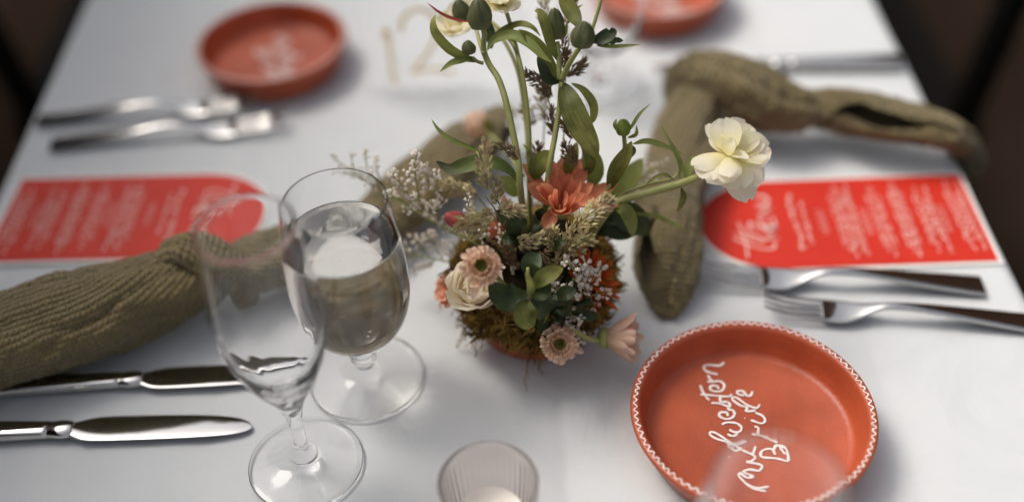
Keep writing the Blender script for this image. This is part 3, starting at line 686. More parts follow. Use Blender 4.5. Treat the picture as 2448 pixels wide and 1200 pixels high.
def leaf(root, P, wpx, mat_=LEAF, fold=.25, turn=0.0, wide=.45, name='leaf', nw=6, wave=.1, seed=0, twist=0.0, lobe=None):
    """ribbon leaf along picture points (px, py, dy); its face turns towards the light side by `turn`"""
    pts = [V(a) for a in catmull(px_path(P), 7)]; T = frames(pts); k = len(pts) - 1; vs, uv, fs = [], [], []
    for i, p in enumerate(pts):
        t_ = i / k; e = (eye(p) + V((0, 0, .35))).normalized(); n_ = (e - T[i] * e.dot(T[i])).normalized(); s = T[i].cross(n_).normalized()
        a = turn + twist * t_; s, n_ = s * cos(a) + n_ * sin(a), n_ * cos(a) - s * sin(a)
        wd = wpx / 2 * mpp(p) * max(0.05, (sin(pi * (t_ ** (math.log(.5) / math.log(wide))) * .985 + .01)) ** .8)
        if lobe: wd *= lobe(t_)
        for j in range(nw + 1):
            f = 2 * j / nw - 1
            vs.append(p + s * (f * wd) + n_ * (fold * wd * f * f + wave * wd * noise.noise(V((f * 1.3, t_ * 5, seed + P[0][0]))))); uv.append(((f + 1) / 2, t_))
    for i in range(k):
        for j in range(nw): a = i * (nw + 1) + j; fs.append((a, a + 1, a + nw + 2, a + nw + 1))
    return part(name, vs, fs, mat_, root, uv)
def bud(root, px, py, dy, wpx, hpx, axis_px, mat_=BUDM, nsep=6, name='bud'):
    """closed bud: ovoid core wrapped in overlapping sepals; axis given as picture direction"""
    c = pv(px, py, dy); s = mpp(c); ax = (pv(px + axis_px[0], py + axis_px[1], dy + (axis_px[2] if len(axis_px) > 2 else 0)) - c).normalized()
    h, r = hpx * s, wpx * s / 2; q = ax.to_track_quat('Z', 'Y').to_matrix().to_4x4(); b0 = c - ax * h / 2
    prof = smoothprof([(0, 0), (r * .6, h * .06), (r * .93, h * .3), (r * .86, h * .6), (r * .45, h * .88), (0, h)], 3)
    vs, fs = lathe(prof, 20); L = root_loc(root)
    vs = [q @ v + b0 for v in vs]; uv = [(0, (v - b0).dot(ax) / h) for v in vs]
    o = part(name, vs, fs, mat_, root, uv)
    for k in range(nsep):
        a = 2 * pi * k / nsep + .3; vv, ff, uu = [], [], []
        for i in range(7):
            t_ = i / 6; rr = (r * (.60 + 1.35 * t_ - 1.75 * t_ ** 2) + r * .10); zz = h * (.02 + .98 * t_) * (.92 + .06 * (k % 2))
            wd = 1.05 * pi / nsep * (1 - t_ ** 2.2 * .93)
            for j in range(5):
                f = (j - 2) / 2; vv.append(q @ V((rr * (1 + .10 * (1 - f * f)) * cos(a + f * wd), rr * (1 + .10 * (1 - f * f)) * sin(a + f * wd), zz)) + b0); uu.append(((f + 1) / 2, t_))
        for i in range(6):
            for j in range(4): x = i * 5 + j; ff.append((x, x + 1, x + 6, x + 5))
        vs2 = [v - L for v in vv]; link('sepal', mesh('sepal', vs2, ff, mat_, uu), o)
    return o
def flower(root, c, ax, rings, seed=0, name='petal', jit=1.0):
    """rings: (count, length, width, angle from axis, radius, height, material, blade kwargs)"""
    rr = random.Random(seed); L = root_loc(root); ax = ax.normalized(); e1 = ax.orthogonal().normalized(); e2 = ax.cross(e1)
    for ri, (n_, ln, wd, an, rad, hh, m_, kw) in enumerate(rings):
        var = [blade_mesh(name, ln * rr.uniform(.9, 1.08), wd * rr.uniform(.9, 1.1), m_, seed=seed * 10 + ri * 3 + v_, **kw) for v_ in range(3)]
        for k in range(n_):
            ph = 2 * pi * (k + .5 * (ri % 2)) / n_ + rr.uniform(-.12, .12) * jit; rd = e1 * cos(ph) + e2 * sin(ph)
            a = radians(an + rr.uniform(-8, 8) * jit); d = ax * cos(a) + rd * sin(a); nn = ax * sin(a) - rd * cos(a)
            M = basis(c - L + ax * hh + rd * rad, d, nn + rd.cross(ax) * rr.uniform(-.15, .15) * jit)
            link(name, rr.choice(var), root, M @ Matrix.Scale(rr.uniform(.88, 1.08), 4))
def petal_px(root, base, tip, wpx, mat_, nrm=None, cup=.35, curl=.3, p=1.25, tipw=.5, rip=.0015, seed=0, name='petal', notch=0.0):
    """single broad petal from base to tip, both (px,py,dy)"""
    a, b_ = pv(*base), pv(*tip); L = root_loc(root); ln = (b_ - a).length; nn = eye(a) if nrm is None else nrm
    me = blade_mesh(name, ln * (1 + curl * curl * .12), wpx * mpp(a), mat_, p=p, cup=cup, curl=curl, tipw=tipw, rip=rip, seed=seed, nl=10, nw=6, notch=notch)
    M = basis(a - L, (b_ - a), nn)
    d = Matrix.Rotation(-curl * .55, 4, 'X')
    return link(name, me, root, M @ d)
def base_pt(px, dy=0): return pv(px, 700, dy)
def stand(px, dy=0.0): return PC + V(((px - 1285) * .00006, dy * .3, .06))

def camdir(x, y, z):
    """direction: x right, y up in the picture, z towards the lens"""
    return (RT * x + UP * y - FW * z).normalized()

# ------------------------------------------------------------------ tall ranunculus stems with buds
G1 = 'green bud stems rising above the centrepiece'
s1 = thing('bud_stem', 'tall left green stem with a bend, a round fuzzy bud and small side bud', 'flower stem', stand(1245), G1)
ST1 = [(1255, 560, .00), (1243, 440, .0), (1238, 380, .006), (1216, 270, .016), (1194, 195, .026), (1168, 152, .034), (1156, 118, .036), (1158, 82, .034), (1152, 62, .030)]
stem_part(s1, px_path(ST1), .0022, .0017)
bud(s1, 1146, 32, .026, 60, 74, (-.1, -1, 0))
stem_part(s1, px_path([(1156, 130, .034), (1146, 100, .044), (1138, 72, .052), (1120, 45, .058), (1110, 30, .060)]), .0013, .0011)
bud(s1, 1102, 24, .062, 44, 54, (-.3, -1, 0))
stem_part(s1, px_path([(1156, 152, .034), (1142, 148, .034), (1130, 138, .033)]), .0012, .001)
bud(s1, 1120, 113, .032, 34, 34, (-.25, -1, -.0))
leaf(s1, [(1143, 150, .034), (1112, 138, .034), (1075, 118, .03), (1043, 82, .028), (1036, 55, .03), (1041, 36, .034)], 24, seed=1, twist=.5)
leaf(s1, [(1136, 138, .034), (1108, 143, .032), (1078, 152, .029), (1052, 172, .026)], 17, LEAFB, seed=2)
leaf(s1, [(1165, 122, .036), (1185, 98, .040), (1225, 90, .036), (1262, 108, .030), (1290, 132, .026), (1318, 150, .024)], 34, LEAFB, turn=.5, seed=3, fold=.5)
leaf(s1, [(1170, 112, .038), (1195, 80, .046), (1238, 60, .046), (1270, 66, .042), (1291, 86, .040)], 24, seed=4, turn=.6)
leaf(s1, [(1175, 118, .038), (1172, 80, .044), (1166, 42, .046)], 24, LEAFD, seed=5)
leaf(s1, [(1128, 55, .052), (1085, 46, .05), (1050, 30, .046), (1022, 8, .046)], 8, PINKB, seed=6)

s2 = thing('bud_stem', 'slender middle green stem running straight up between two thicker stems', 'flower stem', stand(1265), G1)
stem_part(s2, px_path([(1268, 560, .012), (1264, 400, .012), (1264, 300, .016), (1254, 210, .022), (1240, 140, .032), (1222, 100, .045), (1190, 66, .06), (1165, 45, .07)]), .0015, .0012)
leaf(s2, [(1264, 385, .012), (1262, 360, .010), (1250, 345, .006)], 10, seed=8)

s3 = thing('bud_stem', 'tall right green stem forking at a leafy node into two buds', 'flower stem', stand(1310), G1)
stem_part(s3, px_path([(1295, 560, .006), (1312, 410, .006), (1326, 330, .012), (1337, 260, .018), (1342, 195, .024)]), .0019, .0017)
stem_part(s3, px_path([(1338, 192, .024), (1336, 150, .026), (1333, 100, .030)]), .0018, .0012)
bud(s3, 1327, 56, .032, 46, 76, (-.05, -1, 0))
stem_part(s3, px_path([(1342, 193, .024), (1362, 150, .020), (1385, 115, .016)]), .0019, .0016)
stem_part(s3, px_path([(1352, 172, .024), (1378, 128, .032), (1408, 88, .046), (1424, 45, .052), (1438, -6, .056)]), .0013, .0012)
bud(s3, 1394, 82, .012, 58, 64, (.15, -1, .0))
leaf(s3, [(1340, 196, .024), (1318, 165, .028), (1290, 118, .032), (1262, 90, .034), (1240, 72, .034)], 36, LEAF, seed=10, turn=-.3)
leaf(s3, [(1338, 198, .024), (1312, 190, .022), (1296, 160, .022), (1284, 138, .024)], 26, LEAFD, seed=11)
leaf(s3, [(1334, 148, .026), (1318, 108, .026), (1304, 62, .026), (1292, 32, .028), (1278, 26, .03)], 26, LEAF, seed=12)
leaf(s3, [(1346, 198, .024), (1362, 245, .012), (1385, 300, .004), (1412, 345, -.002), (1428, 380, -.004)], 62, LEAF, seed=13, fold=.15, wide=.42)
leaf(s3, [(1366, 199, .020), (1395, 218, .016), (1416, 250, .014), (1418, 280, .014), (1408, 300, .016)], 26, LEAF, seed=14, turn=.5)
leaf(s3, [(1385, 68, .022), (1372, 40, .03), (1352, 5, .036), (1340, -25, .04)], 40, LEAF, seed=15)
leaf(s3, [(1412, 100, .014), (1440, 92, .014), (1462, 78, .014), (1464, 66, .014)], 34, LEAFD, seed=16)
leaf(s3, [(1412, 102, .014), (1450, 96, .016), (1490, 98, .018)], 32, LEAFD, seed=17, lobe=lambda t_: 1 - .35 * sin(t_ * 14) ** 2)
leaf(s3, [(1425, 110, .014), (1470, 112, .014), (1532, 107, .016)], 10, LEAFB, seed=18)
leaf(s3, [(1340, 70, .03), (1350, 82, .03), (1356, 50, .03)], 12, LEAF, seed=19)

# ------------------------------------------------------------------ right-hand branch: white ranunculus and its bud
s4 = thing('bud_stem', 'leafy green bud stem at right with curled leaf tips, below the napkin knot', 'flower stem', stand(1440), G1)
stem_part(s4, px_path([(1400, 590, .0), (1440, 480, .006), (1470, 420, .010), (1492, 360, .014), (1492, 325, .014)]), .0016, .0014)
bud(s4, 1490, 303, .014, 36, 40, (0, -1, 0), GREENC)
leaf(s4, [(1455, 455, .008), (1472, 410, .006), (1495, 372, .004), (1510, 338, .004)], 40, LEAF, seed=20)
leaf(s4, [(1480, 318, .012), (1470, 300, .010), (1474, 284, .012)], 10, LEAFB, seed=21)
leaf(s4, [(1498, 318, .012), (1512, 300, .012), (1530, 272, .014), (1556, 248, .016)], 9, LEAFB, seed=22)
leaf(s4, [(1500, 330, .014), (1520, 322, .014), (1522, 300, .014)], 10, LEAF, seed=23)
leaf(s4, [(1512, 345, .012), (1545, 338, .010), (1585, 348, .010), (1640, 372, .012)], 15, LEAFB, seed=24)
leaf(s4, [(1500, 350, .012), (1512, 360, .01), (1508, 378, .008)], 18, LEAFD, seed=25)
leaf(s4, [(1440, 480, .030), (1500, 430, .034), (1535, 380, .038)], 55, LEAFB, seed=26)

f1 = thing('ranunculus', 'open cream ranunculus on a long stem reaching out to the right', 'flower', stand(1400), 'cream ranunculus flowers')
stem_part(f1, px_path([(1390, 600, .0), (1440, 520, .0), (1480, 482, .0), (1560, 458, .0), (1620, 442, .0), (1668, 424, .004)]), .0027, .0024)
stem_part(f1, px_path([(1440, 520, .006), (1482, 470, .008), (1545, 442, .006), (1605, 428, .008), (1622, 410, .01), (1620, 380, .012)]), .0012, .0008)
leaf(f1, [(1628, 448, .0), (1634, 470, -.002), (1628, 490, -.004), (1618, 506, -.004)], 16, LEAF, seed=30)
leaf(f1, [(1624, 430, .006), (1628, 395, .010), (1610, 355, .012), (1580, 300, .014)], 12, LEAFB, seed=31)
leaf(f1, [(1612, 432, .0), (1590, 418, .0), (1560, 428, .0), (1538, 450, .002)], 8, LEAF, seed=32)
leaf(f1, [(1640, 432, .004), (1646, 400, .008), (1656, 372, .012)], 24, LEAFB, seed=33)
B = (1742, 366, .004)
for i, (tp, wd, cup, curl, ntch, d_) in enumerate([
    ((1690, 298, .018), 34, .3, .2, 0, (-.3, .2, 1)), ((1700, 322, .012), 40, .3, .2, 0, (-.3, .3, 1)),
    ((1728, 282, .016), 78, .35, .35, .03, (-.1, .3, 1)), ((1788, 296, .022), 96, .3, .3, .02, (.2, .4, 1)), ((1812, 318, .020), 84, .4, .35, .0, (.3, .4, 1)),
    ((1842, 352, .012), 84, .5, .4, .03, (.3, .3, 1)), ((1836, 372, .004), 62, -.6, .3, .0, (.2, .8, .7)),
    ((1656, 398, -.006), 62, -.3, -.35, .03, (-.2, .7, .8)), ((1682, 430, -.012), 88, -.35, -.4, .03, (-.3, .3, 1)), ((1716, 432, -.014), 84, -.3, -.35, .05, (-.1, .2, 1)),
    ((1820, 440, -.006), 92, -.25, -.3, .03, (.3, .1, 1)), ((1792, 482, -.012), 78, -.2, -.25, .06, (.1, .1, 1)), ((1770, 452, -.014), 86, -.3, -.3, .02, (.0, .2, 1)), ((1745, 425, -.016), 60, -.4, -.4, .02, (-.1, .3, 1))]):
    petal_px(f1, (B[0] + (tp[0] - B[0]) * .06, B[1] + (tp[1] - B[1]) * .06, B[2] - .0006 * (i % 3)), tp, wd, CREAM, camdir(*d_), cup, curl, .85, .5, .0018, seed=i, notch=ntch)
petal_px(f1, (1742, 372, .0), (1752, 330, .004), 40, CREAM, camdir(-.6, 0, .8), .8, .5, 1.2, .4, .001, 40)
petal_px(f1, (1745, 372, -.002), (1790, 378, -.006), 40, CREAM, camdir(.1, .9, .5), .6, .3, 1.2, .4, .001, 41)

# cream ranunculus at the top, farther back
def ranunculus(label, px, py, dy, rpx, ax, seed, stem):
    f = thing('ranunculus', label, 'flower', stand(px), 'cream ranunculus flowers'); c = pv(px, py, dy); r = rpx * mpp(c)
    stem_part(f, px_path(stem), .0015, .0013)
    k1 = dict(p=.85, tipw=.65, cup=.45, curl=.55, rip=.003, notch=.03)
    flower(f, c - ax * r * .35, ax, [(9, r * 1.08, r * .95, 78, .1 * r, 0, CREAM, k1), (8, r * .92, r * .85, 58, .1 * r, .05 * r, CREAM, dict(k1, curl=.7)),
                                    (7, r * .75, r * .7, 38, .08 * r, .1 * r, CREAM, dict(k1, curl=.8)), (5, r * .55, r * .5, 18, .04 * r, .15 * r, CREAM, dict(k1, curl=.9))], seed)
    return f
ranunculus('large blurred cream ranunculus behind the round bud at top', 1098, 52, .085, 66, camdir(-.3, .5, .6), 51, [(1262, 380, .03), (1258, 300, .045), (1235, 160, .06), (1180, 70, .078), (1110, 60, .085)])
ranunculus('cream ranunculus cut by the top edge just right of the round bud', 1195, -8, .055, 56, camdir(.1, .3, .8), 52, [(1268, 380, .02), (1262, 280, .03), (1246, 170, .04), (1220, 60, .05), (1200, 0, .055)])

# ------------------------------------------------------------------ coral chrysanthemum
f5 = thing('chrysanthemum', 'open coral chrysanthemum with long spoon petals at the heart of the arrangement', 'flower', stand(1340), 'chrysanthemum blooms of the centrepiece')
stem_part(f5, px_path([(1300, 640, .004), (1318, 560, .004), (1328, 520, .002)]), .002, .002)
CB = (1336, 492, -.004)
k5 = dict(p=1.15, tipw=.30, cup=.55)
cor = [((1252, 392, .012), 34, .3), ((1262, 440, .0), 38, .35), ((1284, 448, -.010), 36, .5), ((1300, 548, -.020), 36, .1), ((1296, 440, -.006), 34, .5),
       ((1322, 385, .020), 36, .5), ((1344, 378, .026), 38, .4), ((1368, 372, .026), 44, .45), ((1392, 380, .024), 46, .4), ((1400, 402, .016), 42, .4),
       ((1476, 440, .010), 34, .15), ((1418, 440, .004), 34, .2), ((1478, 492, -.004), 26, .2), ((1430, 480, -.010), 30, .2),
       ((1318, 420, .004), 34, .8), ((1340, 408, .010), 32, .8), ((1362, 420, .008), 34, .7), ((1386, 432, .004), 32, .6), ((1330, 456, -.014), 30, .9), ((1350, 462, -.016), 34, .9), ((1372, 468, -.016), 34, .8), ((1394, 462, -.012), 32, .7),
       ((1316, 470, -.016), 32, .8), ((1342, 498, -.024), 30, .7), ((1362, 505, -.024), 30, .7), ((1384, 496, -.020), 30, .6), ((1322, 510, -.022), 30, .6)]
for i, (tp, wd, curl) in enumerate(cor):
    far = 1 if tp[1] < 450 else .55
    bx = CB[0] + (tp[0] - CB[0]) * .15; by = CB[1] + (0 if i != 3 else 5) + 14 * (i > 17)
    dn = camdir((CB[0] - tp[0]) / 90, .8 if tp[1] > 440 else -.25, 1)
    petal_px(f5, (bx, by, CB[2] + .25 * (tp[2] - CB[2]) - (.006 if i > 17 else 0)), tp, wd, CORAL, dn, .6, curl, .68, .30, .0008, seed=60 + i)
vs, fs = lathe(smoothprof([(0, 0), (.006, .002), (.007, .006), (.004, .009), (0, .010)], 3), 16); q = camdir(.1, .8, .5).to_track_quat('Z', 'Y').to_matrix()
part('calyx', [q @ v + pv(1334, 520, -.002) for v in vs], fs, STEM, f5)

# ------------------------------------------------------------------ peach chrysanthemums
def mum(label, px, py, dy, rpx, ax, seed, stem, opened=0, group='chrysanthemum blooms of the centrepiece'):
    f = thing('chrysanthemum', label, 'flower', stand(px), group); c = pv(px, py, dy); r = rpx * mpp(c)
    if stem: stem_part(f, px_path(stem), .0017, .0016)
    k1 = dict(p=.8, tipw=.55, cup=.5, notch=.0)
    if not opened:
        flower(f, c - ax * r * .55, ax, [(19, r * 1.10, r * .30, 82, .22 * r, .0, PEACH, dict(k1, curl=1.15, cup=-.5)), (18, r * .92, r * .27, 68, .2 * r, .14 * r, PEACH, dict(k1, curl=1.3, cup=-.5)),
                                         (15, r * .70, r * .20, 52, .15 * r, .24 * r, PEACH, dict(k1, curl=1.0)), (14, r * .5, r * .12, 30, .13 * r, .28 * r, GREENC, dict(k1, curl=.4)), (9, r * .34, r * .10, 18, .04 * r, .28 * r, GREENC, dict(k1, curl=.5))], seed, jit=.55)
    else:
        flower(f, c - ax * r * .6, ax, [(20, r * 1.8, r * .50, 44, .22 * r, .0, PEACH, dict(k1, curl=.35, tipw=.85, p=.7)), (16, r * 1.6, r * .44, 28, .2 * r, .1 * r, PEACH, dict(k1, curl=.4, tipw=.85, p=.7)), (10, r * 1.0, r * .30, 28, .15 * r, .15 * r, PEACH, dict(k1, curl=.4)),
                                        (22, r * .75, r * .12, 26, .18 * r, .15 * r, STEMD, dict(k1, curl=.3)), (12, r * .6, r * .12, 12, .08 * r, .15 * r, STEMD, dict(k1, curl=.3))], seed, jit=.8)
    vs, fs = lathe(smoothprof([(0, -.3 * r), (r * .22, -.28 * r), (r * .48, -.05 * r), (r * .42, .22 * r), (0, .25 * r)], 3), 18); q = ax.to_track_quat('Z', 'Y').to_matrix()
    part('calyx', [q @ v + c - ax * r * .6 for v in vs], fs, STEM, f)
    return f
f6 = mum('peach button chrysanthemum in front of the cream rose with one drooping petal', 1150, 634, -.064, 50, camdir(-.05, .12, 1), 71, [(1260, 720, -.01), (1215, 690, -.036), (1180, 655, -.052)])
petal_px(f6, (1142, 668, -.070), (1133, 716, -.076), 22, PEACH, camdir(-.2, .1, 1), .4, -.3, 1.2, .5, .0006, 72)
petal_px(f6, (1185, 625, -.064), (1208, 632, -.054), 26, PEACH, camdir(.2, .6, 1), .5, .9, 1.2, .5, .0006, 73)
petal_px(f6, (1118, 618, -.062), (1102, 608, -.058), 16, PEACH, camdir(-.2, .4, 1), .5, .7, 1.2, .5, .0006, 74)
f7 = mum('peach button chrysanthemum hanging low in front of the pot', 1338, 822, -.066, 47, camdir(.12, .15, 1), 75, [(1300, 730, -.01), (1312, 770, -.030), (1328, 800, -.058)])
petal_px(f7, (1325, 858, -.066), (1350, 868, -.07), 22, PEACH, camdir(-.2, .5, 1), .5, .5, 1.2, .5, .0006, 76)
petal_px(f7, (1372, 838, -.064), (1394, 838, -.06), 20, PEACH, camdir(.2, .4, 1), .5, .4, 1.2, .5, .0006, 77)
mum('half open peach chrysanthemum leaning over the rim of the front dish', 1474, 808, -.050, 52, camdir(.93, .0, .22), 78, [(1310, 750, -.03), (1365, 786, -.056), (1410, 810, -.056), (1440, 816, -.052)], 1)

# cream rose
f9 = thing('rose', 'cream rose low on the left of the arrangement, behind the peach button flower', 'flower', stand(1140)); c9 = pv(1134, 692, -.036); r9 = 80 * mpp(c9); a9 = camdir(-.12, .42, .9)
kr = dict(p=.9, tipw=.8, cup=.55, rip=.002)
flower(f9, c9 - a9 * r9 * .55, a9, [(6, r9 * 1.35, r9 * 1.15, 66, .1 * r9, 0, ROSE, dict(kr, curl=.95)), (6, r9 * 1.2, r9 * 1.05, 48, .1 * r9, .03 * r9, ROSE, dict(kr, curl=.95)), (5, r9 * 1.1, r9 * .95, 32, .08 * r9, .05 * r9, ROSE, dict(kr, curl=.85)),
                                   (5, r9 * 1.0, r9 * .75, 20, .05 * r9, .06 * r9, ROSE, dict(kr, curl=.8)), (4, r9 * .9, r9 * .55, 10, .03 * r9, .08 * r9, ROSE, dict(kr, curl=.7))], 80, jit=.7)
stem_part(f9, px_path([(1240, 740, .0), (1190, 720, -.03), (1150, 705, -.04)]), .002, .002)

# rust orange bloom on the right flank
f10 = thing('chrysanthemum', 'rust orange chrysanthemum at the right flank behind the white sprig', 'flower', stand(1420), 'chrysanthemum blooms of the centrepiece'); c10 = pv(1428, 668, -.028); r10 = 74 * mpp(c10); a10 = camdir(.75, .25, .55)
ko = dict(p=.75, tipw=.25, cup=.4)
flower(f10, c10 - a10 * r10 * .4, a10, [(22, r10 * 1.05, r10 * .22, 84, .25 * r10, 0, ORANGE, dict(ko, curl=.3)), (20, r10 * .98, r10 * .22, 66, .22 * r10, .06 * r10, ORANGE, dict(ko, curl=.4)), (18, r10 * .85, r10 * .20, 48, .2 * r10, .1 * r10, ORANGE, dict(ko, curl=.5)), (14, r10 * .65, r10 * .17, 28, .12 * r10, .12 * r10, ORANGE, dict(ko, curl=.6))], 83)
stem_part(f10, px_path([(1330, 700, .004), (1375, 690, -.015), (1410, 678, -.025)]), .002, .002)

# small coral bloom half hidden, apricot filler, pink bud, pale peach bud behind
f12 = thing('chrysanthemum', 'small coral flower half hidden among the grasses left of the big coral bloom', 'flower', stand(1200), 'chrysanthemum blooms of the centrepiece'); c12 = pv(1200, 552, .012); r12 = 44 * mpp(c12); a12 = camdir(-.3, .4, .9)
flower(f12, c12 - a12 * r12 * .4, a12, [(13, r12 * 1.1, r12 * .34, 70, .2 * r12, 0, CORAL, dict(ko, curl=.5)), (11, r12 * .9, r12 * .3, 46, .15 * r12, .1 * r12, CORAL, dict(ko, curl=.6)), (7, r12 * .7, r12 * .26, 22, .1 * r12, .1 * r12, CORAL, dict(ko, curl=.7))], 85)
stem_part(f12, px_path([(1240, 680, .0), (1222, 620, .004), (1206, 575, .010)]), .0017, .0016)
f12b = thing('chrysanthemum', 'single coral petal cluster standing upright left of the big coral bloom', 'flower', stand(1220), 'chrysanthemum blooms of the centrepiece')
for i, (tp, wd) in enumerate([((1204, 470, .02), 30), ((1218, 480, .016), 28), ((1232, 500, .01), 26), ((1196, 500, .014), 26)]):
    petal_px(f12b, (1216, 560, .01), tp, wd, CORAL, camdir(-.1, -.1, 1), .5, .3, 1.2, .35, .0006, 90 + i)
stem_part(f12b, px_path([(1240, 680, .004), (1226, 620, .008), (1216, 562, .010)]), .0016, .0015)
f11 = thing('carnation', 'fluffy apricot flower at the far left of the arrangement beside the rose', 'flower', stand(1080)); c11 = pv(1066, 690, -.012); r11 = 44 * mpp(c11); a11 = camdir(-.7, .3, .6)
flower(f11, c11 - a11 * r11 * .4, a11, [(10, r11 * 1.05, r11 * .62, 76, .1 * r11, 0, FLUFF, dict(p=1.5, tipw=.8, cup=.2, rip=.006, notch=.08)), (9, r11 * .95, r11 * .6, 52, .1 * r11, .05 * r11, FLUFF, dict(p=1.5, tipw=.8, cup=.2, rip=.006, notch=.08)), (6, r11 * .8, r11 * .5, 26, .1 * r11, .05 * r11, FLUFF, dict(p=1.5, tipw=.8, cup=.2, rip=.006))], 87)
stem_part(f11, px_path([(1220, 740, .006), (1140, 715, .006), (1080, 695, .005)]), .0017, .0016)
f13 = thing('tulip_bud', 'closed dusky pink bud at left among the white sprigs', 'flower', stand(1100))
stem_part(f13, px_path([(1230, 690, .004), (1170, 600, .002), (1110, 540, -.002)]), .0015, .0014)
bud(f13, 1086, 524, -.004, 42, 56, (-.9, -.45, 0), PINKB, 4)
f4 = thing('rose_bud', 'blurred pale peach bud far back on a thin stem beside the napkin end', 'flower', stand(1180))
stem_part(f4, px_path([(1250, 420, .03), (1225, 380, .06), (1195, 345, .10), (1165, 318, .13)]), .0014, .0013)
bud(f4, 1136, 292, .14, 66, 60, (-.7, -.6, 0), PEACH, 5); leaf(f4, [(1175, 322, .13), (1168, 300, .13), (1158, 285, .13)], 24, LEAF, seed=95)

# ------------------------------------------------------------------ leafy sprigs in the body of the arrangement
lf = thing('leaf_sprig', 'leaf sprig with dark oval leaves at the centre front of the arrangement', 'foliage', stand(1260), 'green leaf sprigs')
stem_part(lf, px_path([(1275, 800, -0.046), (1268, 740, -0.054), (1264, 690, -0.060), (1262, 640, -0.056)]), .0014, .001)
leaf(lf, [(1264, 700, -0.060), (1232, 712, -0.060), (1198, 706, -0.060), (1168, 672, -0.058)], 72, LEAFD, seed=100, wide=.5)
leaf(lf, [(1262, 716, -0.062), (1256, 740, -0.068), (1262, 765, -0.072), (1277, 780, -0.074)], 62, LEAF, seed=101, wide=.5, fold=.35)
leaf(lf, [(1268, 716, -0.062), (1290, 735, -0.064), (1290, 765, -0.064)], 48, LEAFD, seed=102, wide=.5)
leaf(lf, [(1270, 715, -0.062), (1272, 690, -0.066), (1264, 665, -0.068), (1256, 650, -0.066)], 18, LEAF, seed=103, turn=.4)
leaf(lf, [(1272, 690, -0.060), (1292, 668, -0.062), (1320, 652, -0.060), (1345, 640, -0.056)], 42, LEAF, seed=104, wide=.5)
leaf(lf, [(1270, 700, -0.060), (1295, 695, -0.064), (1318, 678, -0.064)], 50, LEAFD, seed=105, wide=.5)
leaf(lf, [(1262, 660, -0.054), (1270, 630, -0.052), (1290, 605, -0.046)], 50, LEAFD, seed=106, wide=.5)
lr = thing('leaf_sprig', 'leaf sprig at right with a large dark leaf and one pale curled leaf', 'foliage', stand(1420), 'green leaf sprigs')
stem_part(lr, px_path([(1370, 640, .004), (1420, 560, .004), (1455, 510, .004), (1475, 490, .004)]), .0014, .001)
leaf(lr, [(1468, 492, -.002), (1492, 502, -.006), (1508, 530, -.008), (1513, 566, -.006)], 36, LEAFB, seed=110, fold=.4)
leaf(lr, [(1440, 530, .008), (1475, 515, .010), (1520, 530, .012), (1548, 562, .012)], 74, LEAFD, seed=111, wide=.5)
leaf(lr, [(1420, 560, .006), (1450, 548, .004), (1485, 555, .004), (1520, 560, .006)], 46, LEAFD, seed=112, wide=.5)
leaf(lr, [(1500, 510, .01), (1560, 515, .014), (1600, 530, .018), (1640, 552, .02)], 12, LEAFB, seed=113)
ll = thing('leaf_sprig', 'long leaf reaching left with a withered dark tip below a thin pale blade', 'foliage', stand(1230), 'green leaf sprigs')
stem_part(ll, px_path([(1250, 560, .004), (1246, 480, .004), (1238, 440, .004)]), .0014, .0012)
leaf(ll, [(1242, 444, .004), (1222, 412, .002), (1190, 392, .0), (1150, 388, -.002), (1110, 396, -.002), (1075, 404, .0), (1043, 386, .004)], 38, LEAFT, seed=120, wide=.55)
leaf(ll, [(1160, 372, .004), (1120, 352, .006), (1075, 332, .008), (1048, 310, .010), (1032, 286, .012)], 12, LEAFB, seed=121)
leaf(ll, [(1236, 470, .010), (1214, 440, .010), (1188, 425, .010)], 36, LEAFB, seed=122)
lc = thing('leaf_sprig', 'broad upright leaves just behind the coral flower among the tall stems', 'foliage', stand(1320), 'green leaf sprigs')
stem_part(lc, px_path([(1318, 600, .012), (1312, 500, .014), (1310, 450, .014)]), .0014, .0012)
leaf(lc, [(1278, 432, .010), (1286, 400, .010), (1308, 376, .010), (1322, 362, .012)], 46, LEAF, seed=130)
leaf(lc, [(1398, 420, .016), (1412, 395, .014), (1398, 350, .012), (1365, 318, .010)], 26, LEAF, seed=131)
leaf(lc, [(1412, 450, .018), (1420, 410, .018), (1408, 370, .018), (1392, 345, .018)], 50, LEAFB, seed=132)
leaf(lc, [(1355, 420, .020), (1366, 380, .020), (1380, 340, .022)], 34, LEAF, seed=133)
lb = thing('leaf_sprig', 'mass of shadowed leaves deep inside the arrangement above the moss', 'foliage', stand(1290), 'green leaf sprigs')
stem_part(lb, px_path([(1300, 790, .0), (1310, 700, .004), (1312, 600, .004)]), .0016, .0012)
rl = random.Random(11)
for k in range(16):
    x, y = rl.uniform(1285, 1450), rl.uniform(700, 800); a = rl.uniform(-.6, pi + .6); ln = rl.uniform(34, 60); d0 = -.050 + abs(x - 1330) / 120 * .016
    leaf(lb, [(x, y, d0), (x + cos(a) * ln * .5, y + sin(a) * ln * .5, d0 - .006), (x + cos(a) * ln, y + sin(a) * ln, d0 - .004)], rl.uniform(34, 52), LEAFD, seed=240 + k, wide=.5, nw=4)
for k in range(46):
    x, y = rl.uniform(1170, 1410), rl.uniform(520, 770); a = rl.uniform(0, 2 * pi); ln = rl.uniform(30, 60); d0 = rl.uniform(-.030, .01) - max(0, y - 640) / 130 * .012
    leaf(lb, [(x, y, d0), (x + cos(a) * ln * .5, y + sin(a) * ln * .5, d0 - .005), (x + cos(a) * ln, y + sin(a) * ln, d0 - .004)], rl.uniform(26, 44), LEAFD, seed=140 + k, wide=.5, nw=4)

